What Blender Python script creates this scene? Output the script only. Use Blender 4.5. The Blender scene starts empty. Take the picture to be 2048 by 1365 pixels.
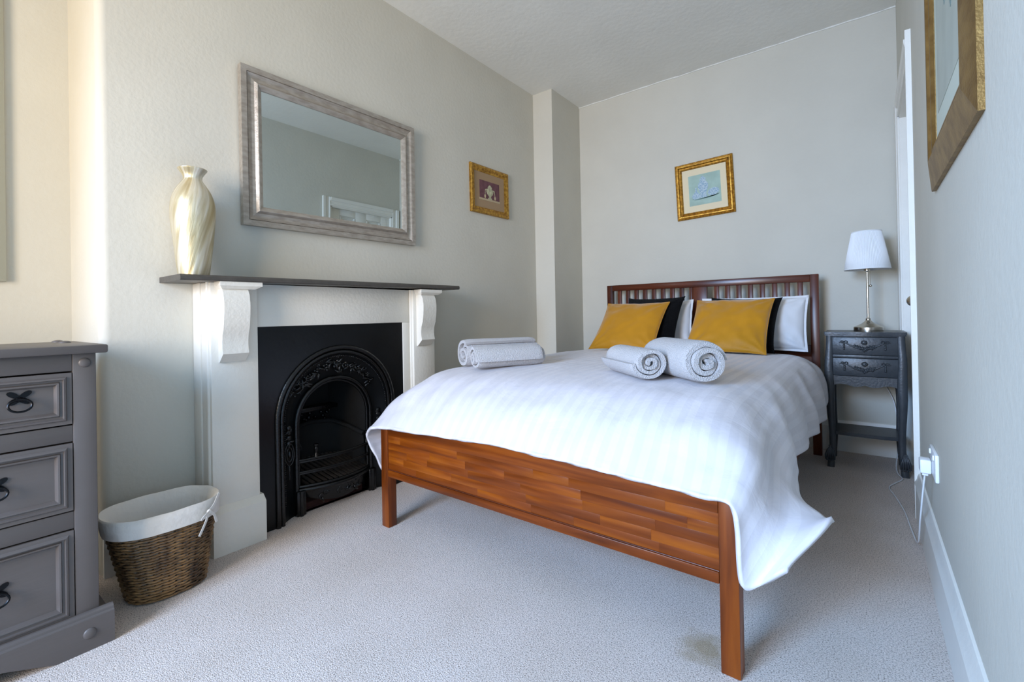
import bpy, bmesh, math, random
import numpy as np
from mathutils import Vector, Matrix, noise
random.seed(7)
PI = math.pi
scene = bpy.context.scene
C = scene.collection

# ------------------------------------------------------------------ camera
W, D, H = 2.372, 3.6775, 2.76          # right wall x, back wall y, ceiling z (left chimney breast is x = 0)
F_PX, CX, CZ, PY = 927.05, 2.1978, 0.9223, 624.06
_r = Vector((0.79437042, 0.60715918, -0.01825805))
_u = Vector((0.01755478, 0.00709828, 0.99982071))
_f = Vector((-0.60717992, 0.79454851, 0.00501988))
cam_d = bpy.data.cameras.new('camera')
cam = bpy.data.objects.new('camera', cam_d); C.objects.link(cam)
cam.matrix_world = Matrix(((_r.x, _u.x, -_f.x, CX), (_r.y, _u.y, -_f.y, 0), (_r.z, _u.z, -_f.z, CZ), (0, 0, 0, 1)))
cam_d.sensor_width = 36; cam_d.lens = F_PX / 2048 * 36
cam_d.shift_y = -(682.5 - PY) / 2048
cam_d.clip_start = 0.02
scene.camera = cam

# ------------------------------------------------------------------ light
wd = bpy.data.worlds.new('daylight'); scene.world = wd; wd.use_nodes = True
bg = wd.node_tree.nodes['Background']; bg.inputs[0].default_value = (0.62, 0.78, 1.0, 1); bg.inputs[1].default_value = 1.0
def area(name, loc, aim, sx, sy, power, col, spread=180):
    l = bpy.data.lights.new(name, 'AREA'); l.shape = 'RECTANGLE'; l.size = sx; l.size_y = sy
    l.energy = power; l.color = col; l.spread = math.radians(spread)
    o = bpy.data.objects.new(name, l); C.objects.link(o); o.location = loc
    o.rotation_euler = (Vector(aim) - Vector(loc)).to_track_quat('-Z', 'Y').to_euler()
    return o
# daylight of the bay window in the wall behind the camera: cool sky through one sash, sunlit street through the other
area('window_daylight_cool', (1.0, -2.06, 1.70), (2.4, 1.2, 0.1), 1.1, 1.4, 98, (0.265, 0.54, 1.0), 110)
area('window_daylight_warm', (1.25, -2.06, 1.4), (-0.2, 2.9, 1.65), 1.1, 1.4, 45, (1.0, 0.82, 0.62), 110)
vs = scene.view_settings
vs.view_transform = 'Standard'; vs.look = 'None'; vs.exposure = 0.0; vs.gamma = 1.0; vs.use_curve_mapping = False

# ------------------------------------------------------------------ materials
def lin(c):
    if isinstance(c, str):
        c = tuple(int(c[i:i + 2], 16) / 255 for i in (0, 2, 4))
    return tuple(x / 12.92 if x <= 0.04045 else ((x + 0.055) / 1.055) ** 2.4 for x in c) + (1,)
MATS = {}
def mat(name, col, rough=0.5, metal=0.0, var=0.0, vscale=6, bump=0.0, bscale=200, sheen=0.0, coat=0.0, stretch=None, spec=0.5, col2=None, detail=3):
    if name in MATS: return MATS[name]
    m = bpy.data.materials.new(name); m.use_nodes = True; MATS[name] = m
    nt = m.node_tree; b = nt.nodes['Principled BSDF']
    b.inputs['Base Color'].default_value = lin(col); b.inputs['Roughness'].default_value = rough
    b.inputs['Metallic'].default_value = metal; b.inputs['Specular IOR Level'].default_value = spec
    if sheen: b.inputs['Sheen Weight'].default_value = sheen; b.inputs['Sheen Roughness'].default_value = 0.4
    if coat: b.inputs['Coat Weight'].default_value = coat; b.inputs['Coat Roughness'].default_value = 0.15
    tc = nt.nodes.new('ShaderNodeTexCoord'); vec = tc.outputs['Object']
    if stretch:
        mp = nt.nodes.new('ShaderNodeMapping'); mp.inputs['Scale'].default_value = stretch
        nt.links.new(vec, mp.inputs['Vector']); vec = mp.outputs['Vector']
    if var or col2:
        n = nt.nodes.new('ShaderNodeTexNoise'); n.inputs['Scale'].default_value = vscale; n.inputs['Detail'].default_value = detail
        nt.links.new(vec, n.inputs['Vector'])
        cr = nt.nodes.new('ShaderNodeValToRGB'); nt.links.new(n.outputs['Fac'], cr.inputs['Fac'])
        a = lin(col); c2 = lin(col2) if col2 else tuple(max(0, x * (1 - var)) for x in a[:3]) + (1,)
        c1 = a if col2 else tuple(min(1, x * (1 + var)) for x in a[:3]) + (1,)
        cr.color_ramp.elements[0].position = 0.35; cr.color_ramp.elements[1].position = 0.65
        cr.color_ramp.elements[0].color = c2; cr.color_ramp.elements[1].color = c1
        nt.links.new(cr.outputs['Color'], b.inputs['Base Color'])
    if bump:
        n2 = nt.nodes.new('ShaderNodeTexNoise'); n2.inputs['Scale'].default_value = bscale; n2.inputs['Detail'].default_value = 4
        nt.links.new(vec, n2.inputs['Vector'])
        bp = nt.nodes.new('ShaderNodeBump'); bp.inputs['Strength'].default_value = bump; bp.inputs['Distance'].default_value = 0.01
        nt.links.new(n2.outputs['Fac'], bp.inputs['Height']); nt.links.new(bp.outputs['Normal'], b.inputs['Normal'])
    return m

M_wall = mat('wall_paint', 'cecabd', 0.75, var=0.02, vscale=3, bump=0.12, bscale=55, spec=0.25)
M_ceil = mat('ceiling_paint', 'eae9e2', 0.85, var=0.03, vscale=2, bump=0.15, bscale=30, spec=0.2)
M_white = mat('white_gloss_paint', 'eae7de', 0.4, var=0.015, vscale=8, bump=0.08, bscale=60)
M_sur = mat('surround_paint', 'e2dccf', 0.45, var=0.02, vscale=7, bump=0.15, bscale=70)
M_shelf = mat('shelf_dark_paint', '4a453f', 0.42, var=0.12, vscale=30, bump=0.1, bscale=90)
M_iron = mat('black_enamelled_iron', '07090b', 0.3, var=0.2, vscale=9, bump=0.08, bscale=60, spec=0.3)
M_ironr = mat('black_cast_iron', '050607', 0.24, bump=0.2, bscale=120, spec=0.5)
M_soot = mat('sooty_iron', '040404', 0.85, var=0.3, vscale=15, bump=0.2, bscale=80)
M_dres = mat('dresser_grey_paint', '5c5653', 0.42, var=0.03, vscale=12, bump=0.06, bscale=90, stretch=(1, 0.15, 1))
M_pull = mat('black_metal_pull', '0c0d10', 0.35, metal=0.6)
M_ns = mat('charcoal_paint', '35393d', 0.36, var=0.08, vscale=18, bump=0.1, bscale=90)
M_nick = mat('brushed_nickel', 'c2bbae', 0.24, metal=1.0, bump=0.02, bscale=300)
M_shade = mat('white_pleated_fabric', 'eef0f2', 0.8, bump=0.1, bscale=400, spec=0.2)
M_plast = mat('white_plastic', 'eef0f2', 0.35)
M_gold = mat('antique_gilt', 'b58a3c', 0.38, metal=0.85, var=0.25, vscale=40, bump=0.25, bscale=150, col2='7a5520')
M_gold2 = mat('bright_gilt', 'cda048', 0.34, metal=0.85, var=0.2, vscale=60, bump=0.25, bscale=200, col2='94682a')
M_bronze = mat('bronze_gilt', '9a7c4a', 0.42, metal=0.8, var=0.15, vscale=25, bump=0.12, bscale=200, col2='7f6238')
M_silv = mat('champagne_silver_leaf', 'b9b1a6', 0.38, metal=0.55, col2='a49a8e', vscale=60, bump=0.15, bscale=220, stretch=(1, 0.35, 1))
M_mir = mat('mirror_glass', 'dfe6e2', 0.0, metal=1.0)
M_sheet = mat('white_cotton', 'dedee0', 0.7, bump=0.08, bscale=500, sheen=0.15, spec=0.25)
M_towel = mat('white_terry', 'd2cecd', 0.95, var=0.06, vscale=230, bump=1.0, bscale=260, sheen=0.2, spec=0.1)
M_must = mat('mustard_velvet', 'bd8212', 0.55, var=0.08, vscale=4, bump=0.08, bscale=400, sheen=0.5, spec=0.3)
M_blk = mat('black_plush', '08080a', 0.95, var=0.3, vscale=90, bump=0.8, bscale=260, sheen=0.04, spec=0.1)
M_liner = mat('cotton_liner', 'dedad3', 0.85, var=0.03, vscale=12, bump=0.25, bscale=45, spec=0.15)
M_wick = mat('dark_wicker', '94724a', 0.5, col2='4a3623', vscale=26, bump=0.2, bscale=150, stretch=(1, 1, 0.4))
M_wick2 = mat('wicker_stake', '30251a', 0.6, var=0.2)
M_matc = mat('cream_mat_board', 'e4d6b6', 0.8, spec=0.2)
M_mattan = mat('tan_mat_board', 'a48a6c', 0.8, spec=0.2)
M_slat = mat('worn_grate_iron', '2b2622', 0.5, var=0.2, vscale=40)
M_brick = mat('hearth_brick', '3a1a12', 0.9, var=0.2, vscale=20, bump=0.4, bscale=60)

def node_mat(name):
    m = bpy.data.materials.new(name); m.use_nodes = True; MATS[name] = m
    return m, m.node_tree, m.node_tree.nodes['Principled BSDF']
# carpet: short twisted pile, oatmeal with darker flecks
def carpet():
    m, nt, b = node_mat('oatmeal_carpet')
    tc = nt.nodes.new('ShaderNodeTexCoord'); L = nt.links.new
    n1 = nt.nodes.new('ShaderNodeTexNoise'); n1.inputs['Scale'].default_value = 260; n1.inputs['Detail'].default_value = 3
    n2 = nt.nodes.new('ShaderNodeTexNoise'); n2.inputs['Scale'].default_value = 3.5; n2.inputs['Detail'].default_value = 4
    n3 = nt.nodes.new('ShaderNodeTexNoise'); n3.inputs['Scale'].default_value = 340; n3.inputs['Detail'].default_value = 2
    for n in (n1, n2, n3): L(tc.outputs['Object'], n.inputs['Vector'])
    cr = nt.nodes.new('ShaderNodeValToRGB'); L(n1.outputs['Fac'], cr.inputs['Fac'])
    e = cr.color_ramp.elements; e[0].position = 0.30; e[0].color = lin('877a6e'); e[1].position = 0.52; e[1].color = lin('e4d6cc')
    cr2 = nt.nodes.new('ShaderNodeValToRGB'); L(n2.outputs['Fac'], cr2.inputs['Fac'])
    e = cr2.color_ramp.elements; e[0].position = 0.3; e[0].color = (0.92, 0.91, 0.89, 1); e[1].position = 0.6; e[1].color = (1, 1, 1, 1)
    mx = nt.nodes.new('ShaderNodeMix'); mx.data_type = 'RGBA'; mx.blend_type = 'MULTIPLY'; mx.inputs['Factor'].default_value = 1
    L(cr.outputs['Color'], mx.inputs['A']); L(cr2.outputs['Color'], mx.inputs['B']); L(mx.outputs['Result'], b.inputs['Base Color'])
    # old tea-coloured stain beside the bed leg
    st = nt.nodes.new('ShaderNodeVectorMath'); st.operation = 'DISTANCE'; st.inputs[1].default_value = (1.835, 1.315, 0)
    mp = nt.nodes.new('ShaderNodeMapping'); L(tc.outputs['Object'], mp.inputs[0]); n4 = nt.nodes.new('ShaderNodeTexNoise'); n4.inputs['Scale'].default_value = 22
    L(tc.outputs['Object'], n4.inputs['Vector']); L(mp.outputs[0], st.inputs[0])
    ma = nt.nodes.new('ShaderNodeMath'); ma.operation = 'MULTIPLY_ADD'; ma.inputs[1].default_value = 0.09; L(n4.outputs['Fac'], ma.inputs[0]); L(st.outputs['Value'], ma.inputs[2])
    mr = nt.nodes.new('ShaderNodeMapRange'); mr.inputs['From Min'].default_value = 0.07; mr.inputs['From Max'].default_value = 0.13; mr.inputs['To Min'].default_value = 0.8; mr.inputs['To Max'].default_value = 0.0
    L(ma.outputs[0], mr.inputs['Value'])
    mx2 = nt.nodes.new('ShaderNodeMix'); mx2.data_type = 'RGBA'; mx2.inputs['B'].default_value = lin('a58f6c'); L(mr.outputs[0], mx2.inputs['Factor'])
    L(mx.outputs['Result'], mx2.inputs['A']); L(mx2.outputs['Result'], b.inputs['Base Color'])
    b.inputs['Roughness'].default_value = 1; b.inputs['Specular IOR Level'].default_value = 0.05
    b.inputs['Sheen Weight'].default_value = 0.15
    bp = nt.nodes.new('ShaderNodeBump'); bp.inputs['Strength'].default_value = 0.7; bp.inputs['Distance'].default_value = 0.007
    L(n3.outputs['Fac'], bp.inputs['Height']); L(bp.outputs['Normal'], b.inputs['Normal'])
    return m
M_carpet = carpet()
# stained hardwood; long axis of the grain along `axis`
def wood(name, axis, dark, midc, light, scale=1.0, rnd=0.5, rough=0.3):
    m, nt, b = node_mat(name); L = nt.links.new
    tc = nt.nodes.new('ShaderNodeTexCoord'); oi = nt.nodes.new('ShaderNodeObjectInfo')
    mp = nt.nodes.new('ShaderNodeMapping'); s = [26, 26, 26]; s[axis] = 2.0
    mp.inputs['Scale'].default_value = [q * scale for q in s]
    ad = nt.nodes.new('ShaderNodeVectorMath'); ad.operation = 'ADD'
    sc = nt.nodes.new('ShaderNodeVectorMath'); sc.operation = 'SCALE'; sc.inputs['Scale'].default_value = 40
    cb = nt.nodes.new('ShaderNodeCombineXYZ')
    for i in range(3): L(oi.outputs['Random'], cb.inputs[i])
    L(cb.outputs[0], sc.inputs[0]); L(tc.outputs['Object'], mp.inputs[0]); L(mp.outputs[0], ad.inputs[0]); L(sc.outputs[0], ad.inputs[1])
    n = nt.nodes.new('ShaderNodeTexNoise'); n.inputs['Scale'].default_value = 1.0; n.inputs['Detail'].default_value = 6; n.inputs['Distortion'].default_value = 0.6
    L(ad.outputs[0], n.inputs['Vector'])
    cr = nt.nodes.new('ShaderNodeValToRGB'); L(n.outputs['Fac'], cr.inputs['Fac'])
    e = cr.color_ramp.elements; e[0].position = 0.25; e[0].color = lin(dark); e[1].position = 0.75; e[1].color = lin(light)
    k = e.new(0.5); k.color = lin(midc)
    hv = nt.nodes.new('ShaderNodeHueSaturation'); L(cr.outputs['Color'], hv.inputs['Color'])
    mr = nt.nodes.new('ShaderNodeMapRange'); mr.inputs['To Min'].default_value = 1 - rnd; mr.inputs['To Max'].default_value = 1 + rnd
    L(oi.outputs['Random'], mr.inputs['Value']); L(mr.outputs[0], hv.inputs['Value'])
    L(hv.outputs['Color'], b.inputs['Base Color'])
    b.inputs['Roughness'].default_value = rough; b.inputs['Coat Weight'].default_value = 0.08; b.inputs['Coat Roughness'].default_value = 0.2; b.inputs['Specular IOR Level'].default_value = 0.28
    bp = nt.nodes.new('ShaderNodeBump'); bp.inputs['Strength'].default_value = 0.05; L(n.outputs['Fac'], bp.inputs['Height']); L(bp.outputs['Normal'], b.inputs['Normal'])
    return m
M_woodx = wood('stained_wood_rails', 0, '3a1504', '6c3008', '8c4610', rnd=0.08)
M_stave = wood('stained_wood_staves', 0, '4a1c05', '76360a', '995010', rnd=0.09)
M_woodz = wood('stained_wood_posts', 2, '3d1604', '70330a', '904a10', rnd=0.08)
M_headx = wood('dark_stained_rail', 0, '2e1209', '4f2413', '64301a', rnd=0.1, rough=0.25)
M_headz = wood('dark_stained_slat', 2, '2e1209', '542614', '6a341c', rnd=0.15, rough=0.3)
# satin-stripe cotton for duvet (uses UV: x across, y along, metres)
def satin():
    m, nt, b = node_mat('satin_stripe_cotton'); L = nt.links.new
    uv = nt.nodes.new('ShaderNodeUVMap'); sx = nt.nodes.new('ShaderNodeSeparateXYZ'); L(uv.outputs[0], sx.inputs[0])
    mm = nt.nodes.new('ShaderNodeMath'); mm.operation = 'MULTIPLY'; mm.inputs[1].default_value = 1 / 0.047; L(sx.outputs[0], mm.inputs[0])
    fr = nt.nodes.new('ShaderNodeMath'); fr.operation = 'FRACT'; L(mm.outputs[0], fr.inputs[0])
    cr = nt.nodes.new('ShaderNodeValToRGB'); L(fr.outputs[0], cr.inputs['Fac'])
    e = cr.color_ramp.elements; e[0].position = 0.44; e[0].color = (0, 0, 0, 1); e[1].position = 0.56; e[1].color = (1, 1, 1, 1)
    mc = nt.nodes.new('ShaderNodeMix'); mc.data_type = 'RGBA'; mc.inputs['A'].default_value = lin('cec9cc'); mc.inputs['B'].default_value = lin('d6d1d4')
    L(cr.outputs['Color'], mc.inputs['Factor']); L(mc.outputs['Result'], b.inputs['Base Color'])
    mr = nt.nodes.new('ShaderNodeMapRange'); mr.inputs['To Min'].default_value = 0.75; mr.inputs['To Max'].default_value = 0.42
    L(cr.outputs['Color'], mr.inputs['Value']); L(mr.outputs[0], b.inputs['Roughness'])
    b.inputs['Sheen Weight'].default_value = 0.15
    tc = nt.nodes.new('ShaderNodeTexCoord'); n = nt.nodes.new('ShaderNodeTexNoise'); n.inputs['Scale'].default_value = 9; n.inputs['Detail'].default_value = 5
    n.inputs['Distortion'].default_value = 0.8
    L(tc.outputs['Object'], n.inputs['Vector'])
    bp = nt.nodes.new('ShaderNodeBump'); bp.inputs['Strength'].default_value = 0.35; bp.inputs['Distance'].default_value = 0.012
    L(n.outputs['Fac'], bp.inputs['Height']); L(bp.outputs['Normal'], b.inputs['Normal'])
    return m
M_duvet = satin()
# swirled silver-gold leaf (uses UV)
def swirl():
    m, nt, b = node_mat('swirled_gold_leaf'); L = nt.links.new
    uv = nt.nodes.new('ShaderNodeUVMap'); mp = nt.nodes.new('ShaderNodeMapping'); mp.inputs['Scale'].default_value = (16, 1.6, 1); L(uv.outputs[0], mp.inputs[0])
    n = nt.nodes.new('ShaderNodeTexNoise'); n.inputs['Scale'].default_value = 1; n.inputs['Detail'].default_value = 6; n.inputs['Distortion'].default_value = 0.5; L(mp.outputs[0], n.inputs['Vector'])
    cr = nt.nodes.new('ShaderNodeValToRGB'); L(n.outputs['Fac'], cr.inputs['Fac'])
    e = cr.color_ramp.elements; e[0].position = 0.3; e[0].color = lin('b5a27a'); e[1].position = 0.66; e[1].color = lin('efe8d6'); k = e.new(0.48); k.color = lin('d4c7a4')
    L(cr.outputs['Color'], b.inputs['Base Color']); b.inputs['Metallic'].default_value = 0.75; b.inputs['Roughness'].default_value = 0.4
    bp = nt.nodes.new('ShaderNodeBump'); bp.inputs['Strength'].default_value = 0.35; bp.inputs['Distance'].default_value = 0.01
    L(n.outputs['Fac'], bp.inputs['Height']); L(bp.outputs['Normal'], b.inputs['Normal'])
    return m
M_vase = swirl()

# ------------------------------------------------------------------ mesh helpers
class MB:
    def __init__(s): s.v = []; s.f = []; s.rnd = False
    def add(s, vs, fs):
        o = len(s.v); s.v += [tuple(p) for p in vs]; s.f += [tuple(i + o for i in f) for f in fs]; return s
    def box(s, x0, x1, y0, y1, z0, z1, bev=0.0, seg=2):
        if bev <= 0:
            v = [(x, y, z) for x in (x0, x1) for y in (y0, y1) for z in (z0, z1)]
            return s.add(v, [(0, 1, 3, 2), (4, 6, 7, 5), (0, 4, 5, 1), (2, 3, 7, 6), (0, 2, 6, 4), (1, 5, 7, 3)])
        bm = bmesh.new(); bmesh.ops.create_cube(bm, size=1)
        for q in bm.verts:
            q.co = Vector(((x0 + x1) / 2 + q.co.x * (x1 - x0), (y0 + y1) / 2 + q.co.y * (y1 - y0), (z0 + z1) / 2 + q.co.z * (z1 - z0)))
        bmesh.ops.bevel(bm, geom=bm.edges[:], offset=bev, segments=seg, affect='EDGES', profile=0.5)
        bm.verts.index_update()
        s.add([q.co[:] for q in bm.verts], [[q.index for q in f.verts] for f in bm.faces]); bm.free(); return s
    def prism(s, poly, axis, a0, a1):
        # poly: 2-D outline in the other two axes (in xyz order); extruded along axis
        n = len(poly)
        def mk(p, a):
            q = list(p); q.insert(axis, a); return tuple(q)
        v = [mk(p, a0) for p in poly] + [mk(p, a1) for p in poly]
        f = [tuple(range(n))[::-1], tuple(range(n, 2 * n))] + [(i, (i + 1) % n, n + (i + 1) % n, n + i) for i in range(n)]
        return s.add(v, f)
    def tube(s, pts, r, n=8, closed=False):
        s.rnd = True
        pts = [Vector(p) for p in pts]; m = len(pts); rs = r if hasattr(r, '__len__') else [r] * m
        vs = []; up = None
        for i, p in enumerate(pts):
            if closed: t = pts[(i + 1) % m] - pts[i - 1]
            else: t = pts[min(i + 1, m - 1)] - pts[max(i - 1, 0)]
            t.normalize()
            if up is None:
                up = Vector((0, 0, 1)) if abs(t.z) < 0.9 else Vector((1, 0, 0))
            a = t.cross(up)
            if a.length < 1e-6: a = t.cross(Vector((1, 0.3, 0)))
            a.normalize(); bb = a.cross(t).normalized(); up = bb
            for k in range(n):
                th = 2 * PI * k / n; vs.append(p + (a * math.cos(th) + bb * math.sin(th)) * rs[i])
        fs = []
        for i in range(m if closed else m - 1):
            j = (i + 1) % m
            for k in range(n): fs.append((i * n + k, i * n + (k + 1) % n, j * n + (k + 1) % n, j * n + k))
        if not closed: fs += [tuple(range(n))[::-1], tuple(range((m - 1) * n, m * n))]
        return s.add(vs, fs)
    def lathe(s, prof, c=(0, 0), n=32, sx=1, sy=1, ripple=None):
        vs = []
        for r, z in prof:
            for k in range(n):
                th = 2 * PI * k / n; rr = r * (1 + (ripple(th, z) if ripple else 0))
                vs.append((c[0] + rr * math.cos(th) * sx, c[1] + rr * math.sin(th) * sy, z))
        fs = []
        for i in range(len(prof) - 1):
            for k in range(n): fs.append((i * n + k, i * n + (k + 1) % n, (i + 1) * n + (k + 1) % n, (i + 1) * n + k))
        if prof[0][0] > 1e-4: fs.append(tuple(range(n))[::-1])
        if prof[-1][0] > 1e-4: fs.append(tuple(range((len(prof) - 1) * n, len(prof) * n)))
        return s.add(vs, fs)
    def ball(s, c, r, nu=10, nv=6):
        s.rnd = True
        rx, ry, rz = r if hasattr(r, '__len__') else (r, r, r)
        vs = [(c[0], c[1], c[2] - rz)]
        for i in range(1, nv):
            ph = -PI / 2 + PI * i / nv
            for k in range(nu):
                th = 2 * PI * k / nu; vs.append((c[0] + rx * math.cos(ph) * math.cos(th), c[1] + ry * math.cos(ph) * math.sin(th), c[2] + rz * math.sin(ph)))
        vs.append((c[0], c[1], c[2] + rz)); fs = []
        for k in range(nu): fs.append((0, 1 + (k + 1) % nu, 1 + k))
        for i in range(nv - 2):
            for k in range(nu): fs.append((1 + i * nu + k, 1 + i * nu + (k + 1) % nu, 1 + (i + 1) * nu + (k + 1) % nu, 1 + (i + 1) * nu + k))
        o = 1 + (nv - 2) * nu
        for k in range(nu): fs.append((o + k, o + (k + 1) % nu, len(vs) - 1))
        return s.add(vs, fs)
    def loft(s, rings, cap=True, closed=True):
        n = len(rings[0]); vs = [p for r in rings for p in r]; fs = []
        for i in range(len(rings) - 1):
            for k in range(n if closed else n - 1):
                fs.append((i * n + k, i * n + (k + 1) % n, (i + 1) * n + (k + 1) % n, (i + 1) * n + k))
        if cap and closed: fs += [tuple(range(n))[::-1], tuple(range((len(rings) - 1) * n, len(rings) * n))]
        return s.add(vs, fs)
    def build(s, name, m, parent=None, smooth=None, world=True):
        if smooth is None: smooth = 62 if s.rnd else 25
        me = bpy.data.meshes.new(name)
        v = s.v
        if parent is not None and world:
            l = Vector((0, 0, 0)); a = parent
            while a is not None: l = l + a.location; a = a.parent
            v = [(p[0] - l.x, p[1] - l.y, p[2] - l.z) for p in v]
        me.from_pydata(v, [], s.f); me.validate()
        bm = bmesh.new(); bm.from_mesh(me); bmesh.ops.recalc_face_normals(bm, faces=bm.faces[:]); bm.to_mesh(me); bm.free()
        if smooth:
            me.shade_smooth(); me.set_sharp_from_angle(angle=math.radians(smooth))
        if m: me.materials.append(m)
        o = bpy.data.objects.new(name, me); C.objects.link(o)
        if parent is not None: o.parent = parent
        return o
def tag(o, label=None, cat=None, group=None, kind=None):
    if label: o['label'] = label
    if cat: o['category'] = cat
    if group: o['group'] = group
    if kind: o['kind'] = kind
    return o
def thing(name, label, cat, loc=(0, 0, 0), rz=0.0, group=None):
    o = bpy.data.objects.new(name, None); C.objects.link(o); o.location = loc; o.rotation_euler = (0, 0, rz)
    o.empty_display_size = 0.1
    return tag(o, label, cat, group)
def struct(o): o['kind'] = 'structure'; return o

# ------------------------------------------------------------------ the room
YN, XA, YC, XC, YB = 0.425, -0.46, 3.218, 0.186, -2.1
b = MB(); b.box(XA - 0.1, W + 0.25, YB - 0.1, D + 0.1, -0.06, 0.0); struct(b.build('floor', M_carpet, smooth=0))
b = MB(); b.box(XA - 0.1, W + 0.25, YB - 0.1, D + 0.1, H, H + 0.08); struct(b.build('ceiling', M_ceil, smooth=0))
# chimney breast with soft near corner and an opening for the fireplace
b = MB()
pl = [(XA - 0.1, YN)] + [(-0.03 + 0.03 * math.sin(a), YN + 0.03 - 0.03 * math.cos(a)) for a in np.linspace(0, PI / 2, 8)] + [(0, 1.06), (XA - 0.1, 1.06)]
b.prism(pl, 2, 0, H)
b.box(XA - 0.1, 0, 1.56, D + 0.1, 0, H); b.box(XA - 0.1, 0, 1.06, 1.56, 0.72, H); b.box(XA - 0.1, -0.3, 1.06, 1.56, 0, 0.72)
wl = struct(b.build('wall_left', M_wall, smooth=30))
b = MB(); b.box(XA - 0.1, XA, YB - 0.1, YN + 0.02, 0, H); struct(b.build('wall_alcove', M_wall, smooth=0))
b = MB(); b.box(-0.01, XC, YC, D + 0.01, 0, H); struct(b.build('wall_corner', M_wall, smooth=0))
b = MB(); b.box(XA - 0.1, W + 0.25, D, D + 0.1, 0, H); struct(b.build('wall_back', M_wall, smooth=0))
DY0, DY1, DZ = 2.755, 3.565, 2.045
b = MB(); b.box(W, W + 0.15, YB - 0.1, DY0, 0, H); b.box(W, W + 0.15, DY1, D + 0.05, 0, H); b.box(W, W + 0.15, DY0, DY1, DZ, H)
struct(b.build('wall_right', M_wall, smooth=0))
WX0, WX1, WZ0, WZ1 = 0.4, 1.85, 0.7, 2.42
b = MB(); b.box(XA - 0.1, WX0, YB - 0.12, YB, 0, H); b.box(WX1, W + 0.25, YB - 0.12, YB, 0, H); b.box(WX0, WX1, YB - 0.12, YB, 0, WZ0); b.box(WX0, WX1, YB - 0.12, YB, WZ1, H)
struct(b.build('wall_front', M_wall, smooth=0))
# skirting boards: tall Victorian profile
SK = [(0, 0), (0.018, 0), (0.018, 0.150), (0.021, 0.156), (0.018, 0.164), (0.012, 0.176), (0.011, 0.186), (0.006, 0.198), (0, 0.2)]
def skirt(name, side, a0, a1, at):
    b = MB()
    if side == 'right': b.prism([(W - d, z) for d, z in SK], 1, a0, a1)
    if side == 'left': b.prism([(at + d, z) for d, z in SK], 1, a0, a1)
    if side == 'back': b.prism([(at - d, z) for d, z in SK], 0, a0, a1)
    if side == 'front': b.prism([(at + d, z) for d, z in SK], 0, a0, a1)
    return struct(b.build(name, M_white, smooth=25))
skirt('baseboard_right', 'right', YB, 2.665, W)
skirt('baseboard_back', 'back', XC, W, D)
skirt('baseboard_left', 'left', YN, 0.722, 0)
skirt('baseboard_left', 'left', 1.90, YC, 0)
skirt('baseboard_front', 'front', XA, W, YB)
skirt('baseboard_alcove', 'left', YB, YN, XA)
skirt('baseboard_corner', 'left', YC, D, XC)
# cracked filler bead where back wall meets ceiling
b = MB(); pts = []
for i in range(70):
    x = XC + (W - XC) * i / 69; pts.append((x, D - 0.003 + 0.002 * noise.noise((x * 9, 3, 0)), H - 0.004 + 0.004 * noise.noise((x * 6, 0, 1))))
b.tube(pts, [0.005 + 0.004 * noise.noise((i * 0.5, 0, 7)) for i in range(70)], 6); struct(b.build('trim_1', M_ceil))
# window behind the camera
def window():
    fr = MB(); fr.box(WX0 - 0.08, WX0, YB, YB + 0.025, WZ0 - 0.02, WZ1 + 0.08, 0.005); fr.box(WX1, WX1 + 0.08, YB, YB + 0.025, WZ0 - 0.02, WZ1 + 0.08, 0.005); fr.box(WX0, WX1, YB, YB + 0.025, WZ1, WZ1 + 0.08, 0.005)
    w = struct(fr.build('window_1', M_white))
    s = MB(); s.box(WX0 - 0.1, WX1 + 0.1, YB - 0.1, YB + 0.06, WZ0 - 0.03, WZ0, 0.006); s.build('window_sill', M_white, w)
    xm = (WX0 + WX1) / 2
    for x in (WX0, xm - 0.03, WX1 - 0.05):
        q = MB(); q.box(x, x + 0.05, YB - 0.11, YB - 0.07, WZ0, WZ1, 0.004); q.build('window_frame', M_white, w)
    for z in (WZ0, (WZ0 + WZ1) / 2, WZ1 - 0.05):
        q = MB(); q.box(WX0, WX1, YB - 0.108, YB - 0.072, z, z + 0.05, 0.004); q.build('sash_rail', M_white, w)
window()
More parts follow.
